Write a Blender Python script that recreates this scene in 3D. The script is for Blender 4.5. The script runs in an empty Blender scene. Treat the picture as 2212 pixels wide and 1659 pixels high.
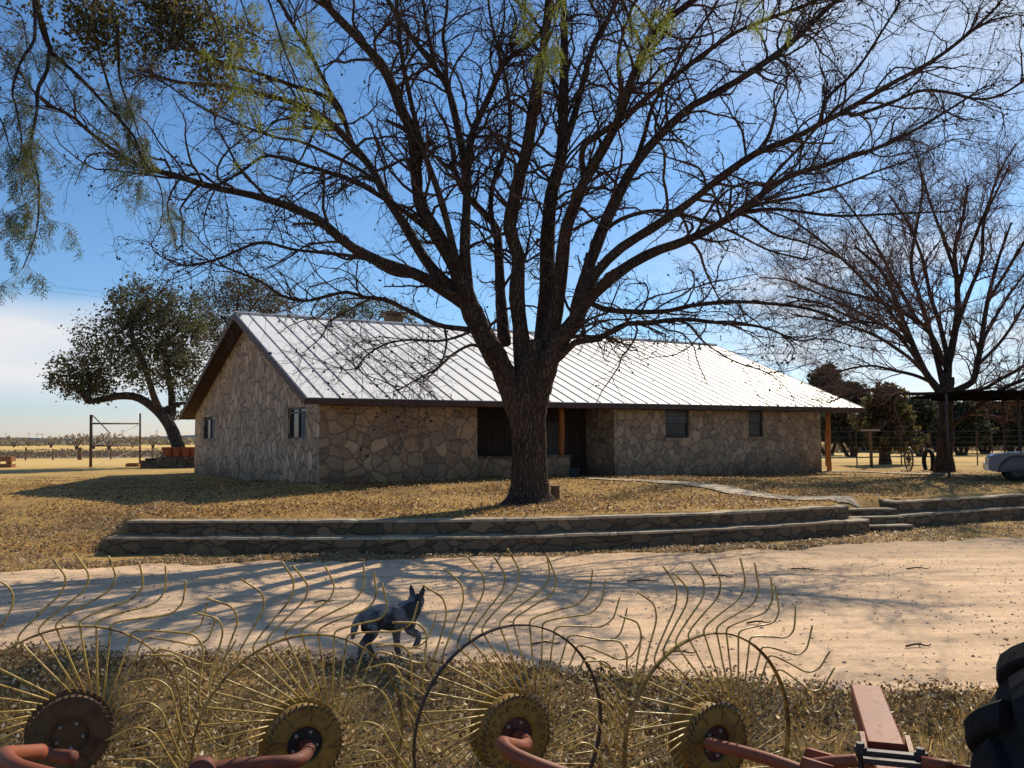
import bpy, bmesh, math, random
import numpy as np
from mathutils import Vector, Matrix

rng = np.random.default_rng(11)
random.seed(5)
scene = bpy.context.scene
COL = scene.collection
R = math.radians

# ------------------------------------------------------------------ camera
CAM_H = 2.2
F = 1850.0                      # focal length in units of a 2212 px wide picture
CX, CY = 1106.0, 829.5
cam_data = bpy.data.cameras.new("camera")
cam = bpy.data.objects.new("camera", cam_data)
COL.objects.link(cam)
cam_data.sensor_fit = 'HORIZONTAL'
cam_data.sensor_width = 36.0
cam_data.lens = F / 2212 * 36
cam_data.clip_start = 0.05
cam_data.clip_end = 20000
CM = Matrix.Rotation(R(93.63), 3, 'X') @ Matrix.Rotation(R(-0.43), 3, 'Z')
cam.matrix_world = Matrix.Translation((0, 0, CAM_H)) @ CM.to_4x4()
scene.camera = cam
CMn = np.array(CM)


def ray(x, y):
    return CMn @ np.array([(x - CX) / F, -(y - CY) / F, -1.0])


def pt(x, y, Y):                # point seen at (x, y) that stands Y metres ahead
    d = ray(x, y)
    return np.array([0, 0, CAM_H]) + d * (Y / d[1])


def pz(x, y, z):                # point seen at (x, y) on the level z
    d = ray(x, y)
    return np.array([0, 0, CAM_H]) + d * ((z - CAM_H) / d[2])


# ------------------------------------------------------------------ mesh tools
class MB:
    def __init__(s):
        s.v, s.q, s.t, s.n = [], [], [], 0
        s.qm, s.tm, s.c = [], [], []

    def add(s, v, q=None, t=None, m=0, col=None):
        v = np.asarray(v, dtype=float).reshape(-1, 3)
        s.v.append(v)
        if q is not None and len(q):
            q = np.asarray(q, dtype=np.int64).reshape(-1, 4) + s.n
            s.q.append(q); s.qm.append(np.full(len(q), m))
        if t is not None and len(t):
            t = np.asarray(t, dtype=np.int64).reshape(-1, 3) + s.n
            s.t.append(t); s.tm.append(np.full(len(t), m))
        if col is None:
            col = np.ones((len(v), 3)) * 0.5
        else:
            col = np.asarray(col, dtype=float)
            if col.ndim == 1:
                col = np.tile(col, (len(v), 1))
        s.c.append(col)
        s.n += len(v)

    def box(s, p0, ax, ay, az, m=0):
        p0, ax, ay, az = [np.asarray(k, float) for k in (p0, ax, ay, az)]
        v = [p0 + i * ax + j * ay + k * az for k in (0, 1) for j in (0, 1) for i in (0, 1)]
        q = [(0, 2, 3, 1), (4, 5, 7, 6), (0, 1, 5, 4), (2, 6, 7, 3), (0, 4, 6, 2), (1, 3, 7, 5)]
        s.add(v, q, m=m)

    def cbox(s, c, sx, sy, sz, rot=0.0, m=0):       # box on centre of base
        ca, sa = math.cos(rot), math.sin(rot)
        ax = np.array([ca * sx, sa * sx, 0]); ay = np.array([-sa * sy, ca * sy, 0])
        s.box(np.asarray(c, float) - ax / 2 - ay / 2, ax, ay, (0, 0, sz), m)

    def bar(s, a, b, w, h, up=(0, 0, 1), m=0):      # rectangular bar from a to b
        a, b = np.asarray(a, float), np.asarray(b, float)
        d = b - a
        sd = np.cross(d, up); sd /= np.linalg.norm(sd)
        u = np.cross(sd, d); u /= np.linalg.norm(u)
        s.box(a - sd * w / 2 - u * h / 2, d, sd * w, u * h, m)

    def tube(s, p, r, k=8, ref=None, cap=True, m=0, col=None, closed=False):
        p = np.asarray(p, float)
        s.tubes(p[None], np.broadcast_to(np.asarray(r, float), (len(p),))[None], k, ref, cap, m, col, closed)

    def tubes(s, P, Rr, k=3, ref=None, cap=False, m=0, col=None, closed=False):
        N, n, _ = P.shape
        if closed:
            T = np.roll(P, -1, 1) - np.roll(P, 1, 1)
        else:
            T = np.empty_like(P)
            T[:, 1:-1] = P[:, 2:] - P[:, :-2]
            T[:, 0] = P[:, 1] - P[:, 0]; T[:, -1] = P[:, -1] - P[:, -2]
        T /= np.linalg.norm(T, axis=2, keepdims=True) + 1e-12
        if ref is None:
            g = P[:, -1] - P[:, 0]
            g = g / (np.linalg.norm(g, axis=1, keepdims=True) + 1e-12)
            rf = np.where(np.abs(g[:, 1:2]) < 0.75, np.array([[0, 1.0, 0.05]]), np.array([[1.0, 0, 0.05]]))
            rf = np.repeat(rf[:, None], n, 1)
        else:
            rf = np.broadcast_to(np.asarray(ref, float), P.shape)
        U = np.cross(T, rf); U /= np.linalg.norm(U, axis=2, keepdims=True) + 1e-12
        W = np.cross(T, U)
        a = np.arange(k) * 2 * math.pi / k
        V = P[:, :, None] + Rr[:, :, None, None] * (U[:, :, None] * np.cos(a)[None, None, :, None] + W[:, :, None] * np.sin(a)[None, None, :, None])
        idx = np.arange(N * n * k).reshape(N, n, k)
        if closed:
            A = idx; B = np.roll(idx, -1, 1)
        else:
            A = idx[:, :-1]; B = idx[:, 1:]
        q = np.stack([A, np.roll(A, -1, 2), np.roll(B, -1, 2), B], -1).reshape(-1, 4)
        c = None
        if col is not None:
            c = np.repeat(np.broadcast_to(np.asarray(col, float), (N, 3)), n * k, 0)
        base = s.n
        s.add(V.reshape(-1, 3), q, m=m, col=c)
        if cap and not closed:
            for i in range(N):
                for e, rev in ((0, False), (n - 1, True)):
                    ring = idx[i, e]
                    cpt = P[i, e]
                    vi = s.n
                    s.add(cpt[None], None, None, m=m, col=None if c is None else c[:1])
                    tr = np.array([[ring[j], ring[(j + 1) % k], 0] for j in range(k)])
                    tr[:, :2] += base; tr[:, 2] = vi
                    if not rev:
                        tr = tr[:, ::-1]
                    s.t.append(tr); s.tm.append(np.full(len(tr), m))

    def lathe(s, prof, c, axis, k=32, m=0):         # prof = [(r, h)...] along axis
        c = np.asarray(c, float); axis = np.asarray(axis, float); axis = axis / np.linalg.norm(axis)
        rf = np.array([0, 0, 1.0]) if abs(axis[2]) < 0.9 else np.array([1.0, 0, 0])
        u = np.cross(axis, rf); u /= np.linalg.norm(u); w = np.cross(axis, u)
        a = np.arange(k) * 2 * math.pi / k
        ringv = u[None] * np.cos(a)[:, None] + w[None] * np.sin(a)[:, None]
        V = np.concatenate([c + axis * h + ringv * max(r, 1e-4) for r, h in prof])
        n = len(prof); idx = np.arange(n * k).reshape(n, k)
        A, B = idx[:-1], idx[1:]
        q = np.stack([A, np.roll(A, -1, 1), np.roll(B, -1, 1), B], -1).reshape(-1, 4)
        s.add(V, q, m=m)

    def prism(s, poly, off, m=0):                   # closed 3-D polygon extruded by off
        poly = np.asarray(poly, float); n = len(poly)
        bm = bmesh.new()
        a = [bm.verts.new(p) for p in poly]
        f = bm.faces.new(a)
        bmesh.ops.triangulate(bm, faces=[f])
        tri = [[v.index for v in g.verts] for g in bm.faces] if not bm.verts.index_update() else 0
        bm.free()
        tri = np.array(tri)
        v = np.concatenate([poly, poly + np.asarray(off, float)])
        q = [(i, (i + 1) % n, (i + 1) % n + n, i + n) for i in range(n)]
        s.add(v, q, np.concatenate([tri[:, ::-1], tri + n]), m=m)

    def build(s, name, mats, parent=None, smooth=False, origin=None, vcol=False):
        v = np.concatenate(s.v)
        if parent is not None:
            org = np.array(ORG[parent.name])
        elif origin is not None:
            org = np.array(origin, float)
        else:
            lo, hi = v.min(0), v.max(0)
            org = np.array([(lo[0] + hi[0]) / 2, (lo[1] + hi[1]) / 2, lo[2]])
        v = v - org
        q = np.concatenate(s.q) if s.q else np.zeros((0, 4), int)
        t = np.concatenate(s.t) if s.t else np.zeros((0, 3), int)
        me = bpy.data.meshes.new(name)
        me.vertices.add(len(v)); me.vertices.foreach_set('co', v.ravel())
        loops = np.concatenate([q.ravel(), t.ravel()])
        me.loops.add(len(loops)); me.loops.foreach_set('vertex_index', loops.astype(np.int32))
        nf = len(q) + len(t)
        st = np.concatenate([np.arange(len(q)) * 4, len(q) * 4 + np.arange(len(t)) * 3])
        me.polygons.add(nf)
        me.polygons.foreach_set('loop_start', st.astype(np.int32))
        mi = np.concatenate([np.concatenate(s.qm) if s.qm else [], np.concatenate(s.tm) if s.tm else []])
        me.polygons.foreach_set('material_index', mi.astype(np.int32))
        me.polygons.foreach_set('use_smooth', np.full(nf, smooth))
        if vcol:
            ca = me.color_attributes.new('Col', 'FLOAT_COLOR', 'POINT')
            c = np.concatenate(s.c); c = np.concatenate([c, np.ones((len(c), 1))], 1)
            ca.data.foreach_set('color', c.ravel())
        me.update(calc_edges=True); me.validate()
        for mm in (mats if isinstance(mats, (list, tuple)) else [mats]):
            me.materials.append(mm)
        o = bpy.data.objects.new(name, me)
        COL.objects.link(o)
        ORG[o.name] = tuple(org)
        if parent is not None:
            o.parent = parent
        else:
            o.location = org
        return o


ORG = {}


def thing(name, label, cat, loc, group=None):
    o = bpy.data.objects.new(name, None)
    o.empty_display_size = 0.2
    COL.objects.link(o)
    o.location = loc
    ORG[o.name] = tuple(float(k) for k in loc)
    return tag(o, label, cat, group)


def tag(o, label, cat, group=None, kind=None):
    o['label'] = label; o['category'] = cat
    if group: o['group'] = group
    if kind: o['kind'] = kind
    return o


def struct(o, label=None, kind='structure'):
    o['kind'] = kind
    if label: o['label'] = label
    return o


def smooth_path(p, n):
    p = np.asarray(p, float)
    q = np.concatenate([[2 * p[0] - p[1]], p, [2 * p[-1] - p[-2]]])
    out = []
    m = len(p) - 1
    for u in np.linspace(0, m, n):
        i = min(int(u), m - 1); f = u - i
        a, b, c, d = q[i], q[i + 1], q[i + 2], q[i + 3]
        out.append(0.5 * (2 * b + (c - a) * f + (2 * a - 5 * b + 4 * c - d) * f * f + (3 * b - a - 3 * c + d) * f ** 3))
    return np.array(out)


def vnoise(x, y, seed=0):
    """cheap smooth value noise for arrays"""
    xi, yi = np.floor(x).astype(int), np.floor(y).astype(int)
    fx, fy = x - xi, y - yi
    fx = fx * fx * (3 - 2 * fx); fy = fy * fy * (3 - 2 * fy)

    def h(a, b):
        k = np.sin(a * 127.1 + b * 311.7 + seed * 74.7) * 43758.5453
        return k - np.floor(k)
    return (h(xi, yi) * (1 - fx) + h(xi + 1, yi) * fx) * (1 - fy) + (h(xi, yi + 1) * (1 - fx) + h(xi + 1, yi + 1) * fx) * fy


# ------------------------------------------------------------------ materials
class NT:
    def __init__(s, name, rough=0.8, spec=0.3, metal=0.0):
        s.m = bpy.data.materials.new(name); s.m.use_nodes = True
        s.t = s.m.node_tree; s.n = s.t.nodes
        s.b = s.n['Principled BSDF']
        s.b.inputs['Roughness'].default_value = rough
        s.b.inputs['Specular IOR Level'].default_value = spec
        s.b.inputs['Metallic'].default_value = metal
        s.co = s.n.new('ShaderNodeTexCoord').outputs['Object']

    def link(s, a, b): s.t.links.new(a, b)

    def mapping(s, scale=(1, 1, 1), rot=(0, 0, 0), src=None):
        m = s.n.new('ShaderNodeMapping')
        m.inputs['Scale'].default_value = scale; m.inputs['Rotation'].default_value = rot
        s.link(src or s.co, m.inputs['Vector'])
        return m.outputs[0]

    def noise(s, scale, detail=4, rough=0.55, src=None, dist=0.0, out='Fac'):
        n = s.n.new('ShaderNodeTexNoise')
        n.inputs['Scale'].default_value = scale; n.inputs['Detail'].default_value = detail
        n.inputs['Roughness'].default_value = rough; n.inputs['Distortion'].default_value = dist
        s.link(src or s.co, n.inputs['Vector'])
        return n.outputs[out]

    def voro(s, scale, feature='F1', src=None, out='Distance', rnd=1.0):
        n = s.n.new('ShaderNodeTexVoronoi'); n.feature = feature
        n.inputs['Scale'].default_value = scale; n.inputs['Randomness'].default_value = rnd
        s.link(src or s.co, n.inputs['Vector'])
        return n.outputs[out]

    def ramp(s, fac, stops, interp='LINEAR'):
        r = s.n.new('ShaderNodeValToRGB'); r.color_ramp.interpolation = interp
        e = r.color_ramp.elements
        while len(e) < len(stops): e.new(0.5)
        for k, (p, c) in zip(e, stops):
            k.position = p
            k.color = (c, c, c, 1) if isinstance(c, (int, float)) else (*c, 1)
        s.link(fac, r.inputs['Fac'])
        return r.outputs['Color']

    def mix(s, a, b, fac, mode='MIX'):
        m = s.n.new('ShaderNodeMix'); m.data_type = 'RGBA'; m.blend_type = mode
        for v, i in ((a, 6), (b, 7)):
            if isinstance(v, tuple): m.inputs[i].default_value = (*v, 1)
            else: s.link(v, m.inputs[i])
        if isinstance(fac, (int, float)): m.inputs[0].default_value = fac
        else: s.link(fac, m.inputs[0])
        return m.outputs[2]

    def math(s, op, a, b=0.0):
        m = s.n.new('ShaderNodeMath'); m.operation = op
        for v, i in ((a, 0), (b, 1)):
            if isinstance(v, (int, float)): m.inputs[i].default_value = v
            else: s.link(v, m.inputs[i])
        return m.outputs[0]

    def vadd(s, a, b, k):
        v = s.n.new('ShaderNodeVectorMath'); v.operation = 'MULTIPLY_ADD'
        s.link(b, v.inputs[0]); v.inputs[1].default_value = (k, k, k); s.link(a, v.inputs[2])
        return v.outputs[0]

    def sep(s, ax):
        v = s.n.new('ShaderNodeSeparateXYZ'); s.link(s.co, v.inputs[0])
        return v.outputs[ax]

    def attr(s):
        a = s.n.new('ShaderNodeAttribute'); a.attribute_name = 'Col'
        return a.outputs['Color']

    def col(s, c):
        if isinstance(c, tuple): s.b.inputs['Base Color'].default_value = (*c, 1)
        else: s.link(c, s.b.inputs['Base Color'])
        return s

    def bump(s, h, strength=0.5, dist=0.02):
        b = s.n.new('ShaderNodeBump')
        b.inputs['Strength'].default_value = strength; b.inputs['Distance'].default_value = dist
        s.link(h, b.inputs['Height']); s.link(b.outputs[0], s.b.inputs['Normal'])
        return s

    def translucent(s, c, fac):
        t = s.n.new('ShaderNodeBsdfTranslucent'); mx = s.n.new('ShaderNodeMixShader')
        if isinstance(c, tuple): t.inputs[0].default_value = (*c, 1)
        else: s.link(c, t.inputs[0])
        mx.inputs[0].default_value = fac
        s.link(s.b.outputs[0], mx.inputs[1]); s.link(t.outputs[0], mx.inputs[2])
        s.link(mx.outputs[0], s.n['Material Output'].inputs[0])
        return s


def plain(name, c, rough=0.7, spec=0.3, metal=0.0, var=0.25, scale=6.0, bump=0.0):
    n = NT(name, rough, spec, metal)
    f = n.noise(scale, 6, 0.65)
    d = tuple(max(0, k * (1 - var)) for k in c); l = tuple(min(1, k * (1 + var)) for k in c)
    n.col(n.ramp(f, [(0.3, d), (0.7, l)]))
    if bump: n.bump(n.noise(scale * 6, 4), bump, 0.01)
    return n.m


def stone_mat(name, scale, tones, mortar, stretch=(1, 1, 1), bump=0.8, mw=0.045, base_shade=False):
    n = NT(name, 0.9, 0.15)
    w = n.noise(1.7 * scale / 2.2, 2, out='Color')
    c = n.vadd(n.mapping(stretch), w, 0.22)
    cell = n.voro(scale, 'F1', c, 'Color')
    edge = n.voro(scale, 'DISTANCE_TO_EDGE', c)
    sc = n.n.new('ShaderNodeSeparateColor'); n.link(cell, sc.inputs[0])
    tone = n.ramp(sc.outputs[0], [(i / (len(tones) - 1), k) for i, k in enumerate(tones)])
    tone = n.mix(tone, (1.0, .90, .74), 1.0, 'MULTIPLY')
    tone = n.mix(tone, (1.12, 1.12, 1.12), 1.0, 'MULTIPLY')
    tone = n.mix(tone, n.ramp(n.noise(9, 6, 0.7), [(0.25, 0.55), (0.75, 1.25)]), 0.75, 'MULTIPLY')
    tone = n.mix(tone, n.ramp(sc.outputs[1], [(0, 0.78), (1, 1.25)]), 1.0, 'MULTIPLY')
    mk = n.ramp(n.math('ADD', edge, n.math('MULTIPLY', n.math('SUBTRACT', n.noise(25, 4), 0.5), 0.035)), [(mw * 0.45, 0.0), (mw, 1.0)])
    colr = n.mix(mortar, tone, mk)
    if base_shade:                                    # shade painted into the stone, deeper towards the ground
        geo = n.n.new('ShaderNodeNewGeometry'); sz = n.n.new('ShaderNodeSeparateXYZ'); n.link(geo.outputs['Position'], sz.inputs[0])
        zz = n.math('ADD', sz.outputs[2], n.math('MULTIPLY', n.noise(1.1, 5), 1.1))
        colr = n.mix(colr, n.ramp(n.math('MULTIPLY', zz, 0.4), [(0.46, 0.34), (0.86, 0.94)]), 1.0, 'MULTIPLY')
    n.col(colr)
    h = n.math('ADD', n.math('MULTIPLY', n.ramp(edge, [(mw * 0.3, 0.0), (mw * 2.2, 1.0)]), 1.0), n.math('MULTIPLY', n.noise(14, 6), 0.45))
    n.bump(h, bump, 0.05)
    return n.m


M = {}
M['house_stone'] = stone_mat('house_stone', 2.5, [(.38, .285, .205), (.27, .215, .17), (.42, .33, .245), (.34, .245, .17), (.36, .29, .225), (.29, .25, .21)], (.17, .135, .105), base_shade=True, mw=.034, bump=.6)
M['side_stone'] = stone_mat('side_stone', 3.0, [(.41, .335, .265), (.33, .275, .225), (.45, .37, .295), (.37, .30, .235), (.39, .335, .28)], (.19, .155, .125), base_shade=True, mw=.036, bump=.6)
M['gable_stone'] = stone_mat('gable_stone', 2.5, [(.52, .415, .33), (.43, .345, .275), (.58, .465, .375), (.47, .37, .29), (.54, .44, .355)], (.20, .16, .125), (1, 1, .8), base_shade=True, mw=.05)
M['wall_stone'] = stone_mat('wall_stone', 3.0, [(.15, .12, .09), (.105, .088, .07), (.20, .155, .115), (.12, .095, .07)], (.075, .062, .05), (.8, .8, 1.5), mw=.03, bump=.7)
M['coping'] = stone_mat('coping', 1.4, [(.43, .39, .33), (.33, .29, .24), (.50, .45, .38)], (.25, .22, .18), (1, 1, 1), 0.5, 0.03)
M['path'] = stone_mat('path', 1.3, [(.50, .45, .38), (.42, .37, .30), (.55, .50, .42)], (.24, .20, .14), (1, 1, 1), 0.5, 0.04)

n = NT('roof_metal', 0.5, 0.4, 0.08)
f = n.noise(1.6, 6, .65, n.mapping((1, .35, 1), (0, 0, R(31))))  # first hub takes the darker colour for its shade
n.col(n.ramp(f, [(0.3, (.86, .845, .80)), (0.7, (.95, .935, .89))]))
n.link(n.ramp(n.noise(1.5, 5), [(0.3, 0.48), (0.7, 0.62)]), n.b.inputs['Roughness'])
M['roof'] = n.m
M['seam'] = plain('roof_seam', (.20, .18, .18), 0.6, 0.3)  # shaded side of the ribs put into a darker colour
M['fascia'] = plain('fascia_brown', (.075, .045, .035), 0.6, 0.3, scale=3)
M['soffit'] = plain('soffit_brown', (.085, .055, .042), 0.8, 0.2, scale=3)
M['dark_wood'] = plain('dark_wood', (.045, .032, .025), 0.8, 0.2, scale=4)
n = NT('cedar_post', 0.8, 0.2)
g = n.noise(5, 6, 0.6, n.mapping((4, 4, .4)))
n.col(n.ramp(g, [(0.3, (.26, .095, .03)), (0.7, (.46, .19, .06))])).bump(g, 0.4, 0.01)
M['cedar'] = n.m
n = NT('window_glass', 0.08, 0.25)
n.col(n.ramp(n.noise(1.3, 2), [(0.3, (.010, .013, .018)), (0.7, (.03, .035, .042))]))
M['glass'] = n.m
M['frame'] = plain('window_frame', (.05, .045, .04), 0.5, 0.3)
M['white_frame'] = plain('pale_window_frame', (.22, .22, .21), 0.5, 0.3)
M['blind'] = plain('window_blind', (.11, .12, .13), 0.7, 0.2, scale=2)
M['concrete'] = plain('pale_concrete', (.42, .39, .35), 0.9, 0.1, scale=5, bump=0.3)


def bark(name, c0, c1, sc=1.0, bump=0.9):
    n = NT(name, 0.95, 0.1)
    a = n.noise(9 * sc, 8, 0.7, n.mapping((1.5, 1.5, .22)), 0.6)
    b = n.voro(11 * sc, 'DISTANCE_TO_EDGE', n.vadd(n.mapping((1.3, 1.3, .3)), n.noise(4 * sc, 3, out='Color'), 0.25))
    h = n.math('ADD', n.math('MULTIPLY', n.ramp(b, [(0.0, 0.0), (0.22, 1.0)]), 0.7), a)
    big = n.ramp(n.noise(0.9, 4), [(0.35, 0.75), (0.7, 1.3)])
    n.col(n.mix(n.ramp(n.math('MULTIPLY', h, 0.62), [(0.2, c0), (0.8, c1)]), big, 1.0, 'MULTIPLY'))
    n.bump(h, bump, 0.06)
    return n.m


M['bark'] = bark('bark', (.022, .017, .013), (.125, .088, .066))
M['twig'] = plain('twig', (.075, .050, .040), 0.9, 0.1, scale=2)
M['twig_red'] = plain('reddish_twig', (.19, .115, .09), 0.9, 0.1, scale=2)
M['pod'] = plain('seed_pod', (.030, .018, .018), 0.8, 0.1)
M['bark_grey'] = bark('bark_grey', (.03, .025, .02), (.12, .095, .075), 0.8)


def leafmat(name, fac=0.35, rough=0.6, spec=0.3):
    n = NT(name, rough, spec)
    c = n.attr()
    n.col(c).translucent(c, fac)
    return n.m


M['leaf'] = leafmat('foliage', 0.45)
M['litter'] = leafmat('leaf_litter', 0.45, 0.48, 0.4)
M['grassblade'] = leafmat('grass_blade', 0.5, 0.6, 0.3)

# ground: dry lawn, leafy patches, golden field
n = NT('dry_ground', 0.95, 0.1)
a = n.noise(0.55, 6, 0.6)
b = n.noise(7.0, 6, 0.7)
c = n.noise(45.0, 5, 0.75)
base = n.ramp(a, [(0.25, (.33, .195, .065)), (0.5, (.52, .325, .11)), (0.75, (.40, .26, .085))])
base = n.mix(base, n.ramp(b, [(0.3, 0.62), (0.7, 1.15)]), 0.7, 'MULTIPLY')
base = n.mix(base, n.ramp(c, [(0.3, 0.55), (0.7, 1.3)]), 0.6, 'MULTIPLY')
grn = n.ramp(n.noise(1.1, 4), [(0.55, 0.0), (0.72, 0.45)])
base = n.mix(base, (.17, .15, .055), grn)
soil = n.ramp(n.noise(0.42, 7, .68), [(.50, 0.0), (.62, .75)])
base = n.mix(base, (.17, .105, .055), soil)
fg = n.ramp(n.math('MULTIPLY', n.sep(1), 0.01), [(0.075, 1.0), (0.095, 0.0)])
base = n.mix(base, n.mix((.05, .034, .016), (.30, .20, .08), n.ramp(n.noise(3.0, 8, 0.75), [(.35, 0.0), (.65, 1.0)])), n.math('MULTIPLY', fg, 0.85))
far = n.ramp(n.math('MULTIPLY', n.sep(1), 0.01), [(0.30, 0.0), (0.60, 1.0)])
base = n.mix(base, n.mix((.70, .46, .15), (.78, .55, .22), n.noise(0.05, 5)), n.math('MULTIPLY', far, 0.85))
yb = n.math('MULTIPLY', n.sep(1), 0.005)
wd = n.math('MULTIPLY', n.ramp(yb, [(0.41, 0.0), (0.425, 1.0), (0.62, 1.0), (0.66, 0.0)]), n.ramp(n.math('MULTIPLY', n.sep(0), 0.005), [(0.0, 1.0), (0.05, 0.0)]))
base = n.mix(base, n.mix((.20, .15, .12), (.30, .235, .17), n.noise(0.4, 6, .7)), n.math('MULTIPLY', wd, .85))
n.col(base).bump(n.math('ADD', c, b), 0.45, 0.04)
M['ground'] = n.m

n = NT('caliche', 0.95, 0.15)
a = n.noise(0.7, 6, 0.65)
b = n.noise(18, 6, 0.75)
sp = n.voro(38, 'F1')
rut = n.noise(1.0, 4, 0.6, n.mapping((.25, 2.2, 1)))
base = n.ramp(a, [(0.3, (.70, .47, .285)), (0.55, (.85, .585, .36)), (0.8, (.76, .53, .335))])
base = n.mix(base, n.ramp(rut, [(0.3, 0.66), (0.6, 1.08)]), 0.8, 'MULTIPLY')
base = n.mix(base, n.ramp(b, [(0.3, 0.62), (0.7, 1.16)]), 0.7, 'MULTIPLY')
base = n.mix(base, n.ramp(sp, [(0.08, 0.5), (0.22, 1.0)]), 0.5, 'MULTIPLY')
sp2 = n.voro(9, 'F1', n.vadd(n.co, n.noise(6, 3, out='Color'), .15))
base = n.mix(base, n.ramp(sp2, [(0.05, 0.35), (0.11, 1.0)]), n.ramp(n.noise(1.6, 5, .7), [(.45, .1), (.7, .9)]), 'MULTIPLY')
mid = n.noise(3.2, 7, .72, n.mapping((.7, 1.6, 1)))
base = n.mix(base, n.ramp(mid, [(0.28, 0.66), (0.5, 1.0), (0.75, 1.08)]), .8, 'MULTIPLY')
edge = n.math('ADD', n.math('MULTIPLY', n.sep(1), 0.05), n.math('MULTIPLY', n.noise(1.3, 6, .7), .22))
base = n.mix(base, (.30, .215, .14), n.ramp(edge, [(0.85, 0.0), (0.99, .6)]))
n.col(base).bump(n.math('ADD', b, n.math('MULTIPLY', sp, 0.6)), 0.4, 0.02)
M['drive'] = n.m

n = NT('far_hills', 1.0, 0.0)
n.col(n.ramp(n.noise(0.004, 6), [(0.3, (.075, .095, .125)), (0.7, (.115, .125, .14))]))  # bluish haze of distance put into the hill colour
M['hills'] = n.m


def rustpaint(name, c, rust, rough=0.5, spec=0.4, amt=(0.52, 0.68), sc=14, metal=0.0):
    n = NT(name, rough, spec, metal)
    f = n.noise(sc, 8, 0.7)
    g = n.noise(sc * 0.25, 4, 0.6)
    cc = n.ramp(g, [(0.3, tuple(k * .8 for k in c)), (0.7, tuple(min(1, k * 1.15) for k in c))])
    cc = n.mix(cc, rust, n.ramp(f, [(amt[0], 0.0), (amt[1], 1.0)]))
    n.col(cc)
    n.link(n.ramp(f, [(amt[0], rough), (amt[1], 0.9)]), n.b.inputs['Roughness'])
    n.bump(f, 0.25, 0.004)
    return n.m


M['tine'] = rustpaint('tine_yellow', (.62, .41, .085), (.13, .055, .022), 0.34, 0.6, (.47, .64), 30)
M['rim'] = rustpaint('rim_yellow', (.40, .24, .035), (.10, .05, .025), 0.5, 0.4, (.45, .62), 12)
M['rim_dark'] = rustpaint('rim_dark', (.055, .035, .03), (.11, .06, .03), 0.6, 0.3, (.5, .7), 12)
M['hub'] = rustpaint('hub_yellow', (.31, .19, .035), (.12, .06, .028), 0.6, 0.35, (.44, .70), 22)
M['hub_rust_shade'] = rustpaint('hub_rust_shade', (.13, .08, .035), (.05, .028, .02), 0.7, 0.3, (.45, .7), 18)  # rusty tine hooks; on the first hub, shade put into the colour
M['hub_plate'] = rustpaint('hub_plate', (.10, .04, .035), (.05, .025, .02), 0.6, 0.3)
M['hub_black'] = rustpaint('hub_black', (.025, .03, .03), (.06, .03, .02), 0.5, 0.3)
M['bolt'] = plain('bolt_steel', (.32, .27, .22), 0.5, 0.5, 0.3, scale=30)
M['red'] = rustpaint('red_paint', (.26, .07, .03), (.16, .06, .035), 0.55, 0.35, (.54, .80), 26)
M['red_dull'] = rustpaint('dull_red_paint', (.20, .055, .03), (.10, .045, .03), 0.6, 0.35, (.44, .66), 16)
M['steel'] = rustpaint('dark_steel', (.05, .042, .04), (.09, .045, .03), 0.5, 0.4)
n = NT('tyre_rubber', 0.85, 0.2)
n.col(n.mix((.013, .013, .014), (.075, .062, .048), n.ramp(n.noise(5, 7, .7), [(.5, 0.0), (.8, .22)]))).bump(n.noise(30, 5), .35, .006)
M['rubber'] = n.m
M['pipe'] = rustpaint('rusty_pipe', (.10, .06, .05), (.06, .035, .03), 0.7, 0.3)
M['terracotta'] = plain('terracotta', (.26, .08, .04), 0.8, 0.2)
M['brick'] = plain('red_brick', (.30, .14, .07), 0.9, 0.1, scale=12)
M['bluebucket'] = plain('bucket_plastic', (.06, .09, .12), 0.5, 0.4)
M['weathered'] = plain('weathered_wood', (.15, .105, .075), 0.9, 0.1, scale=5)
M['wire'] = plain('fence_wire', (.20, .18, .16), 0.5, 0.4, 0.3)
M['truck'] = plain('truck_paint', (.095, .105, .135), 0.3, 0.6, 0.3, var=0.06, scale=1.5)
M['chrome'] = plain('truck_chrome', (.45, .45, .47), 0.25, 0.5, 0.8, var=.1)
M['lamp'] = plain('headlamp', (.5, .5, .5), 0.15, 0.6, 0.2, var=.1)
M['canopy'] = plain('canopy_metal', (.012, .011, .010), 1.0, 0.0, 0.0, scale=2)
M['scrub'] = leafmat('scrub', 0.15, 0.9, 0.1)

# ------------------------------------------------------------------ layout
LOW = np.array([(235, 16.95), (500, 16.78), (700, 16.66), (1000, 16.6), (1200, 16.8), (1500, 17.6), (1700, 18.4), (1869, 19.4)])
LOWX = np.array([((x - CX) / F * Y, Y) for x, Y in LOW])
RLO = np.array([(1940, 20.35), (2070, 21.4), (2212, 22.6), (2420, 24.6)])
RLOX = np.array([((x - CX) / F * Y, Y) for x, Y in RLO])
RUP = np.array([(1866, 22.6), (1925, 20.75), (2060, 21.75), (2212, 22.98), (2420, 24.98)])
RUPX = np.array([((x - CX) / F * Y, Y) for x, Y in RUP])
XL0, XL1 = LOWX[0, 0], (1831 - CX) / F * 19.55
XR0 = RUPX[1, 0]
Z_LO, Z_UP = 0.32, 0.61


def sst(a, b, x):
    t = np.clip((x - a) / (b - a), 0, 1)
    return t * t * (3 - 2 * t)


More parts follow.
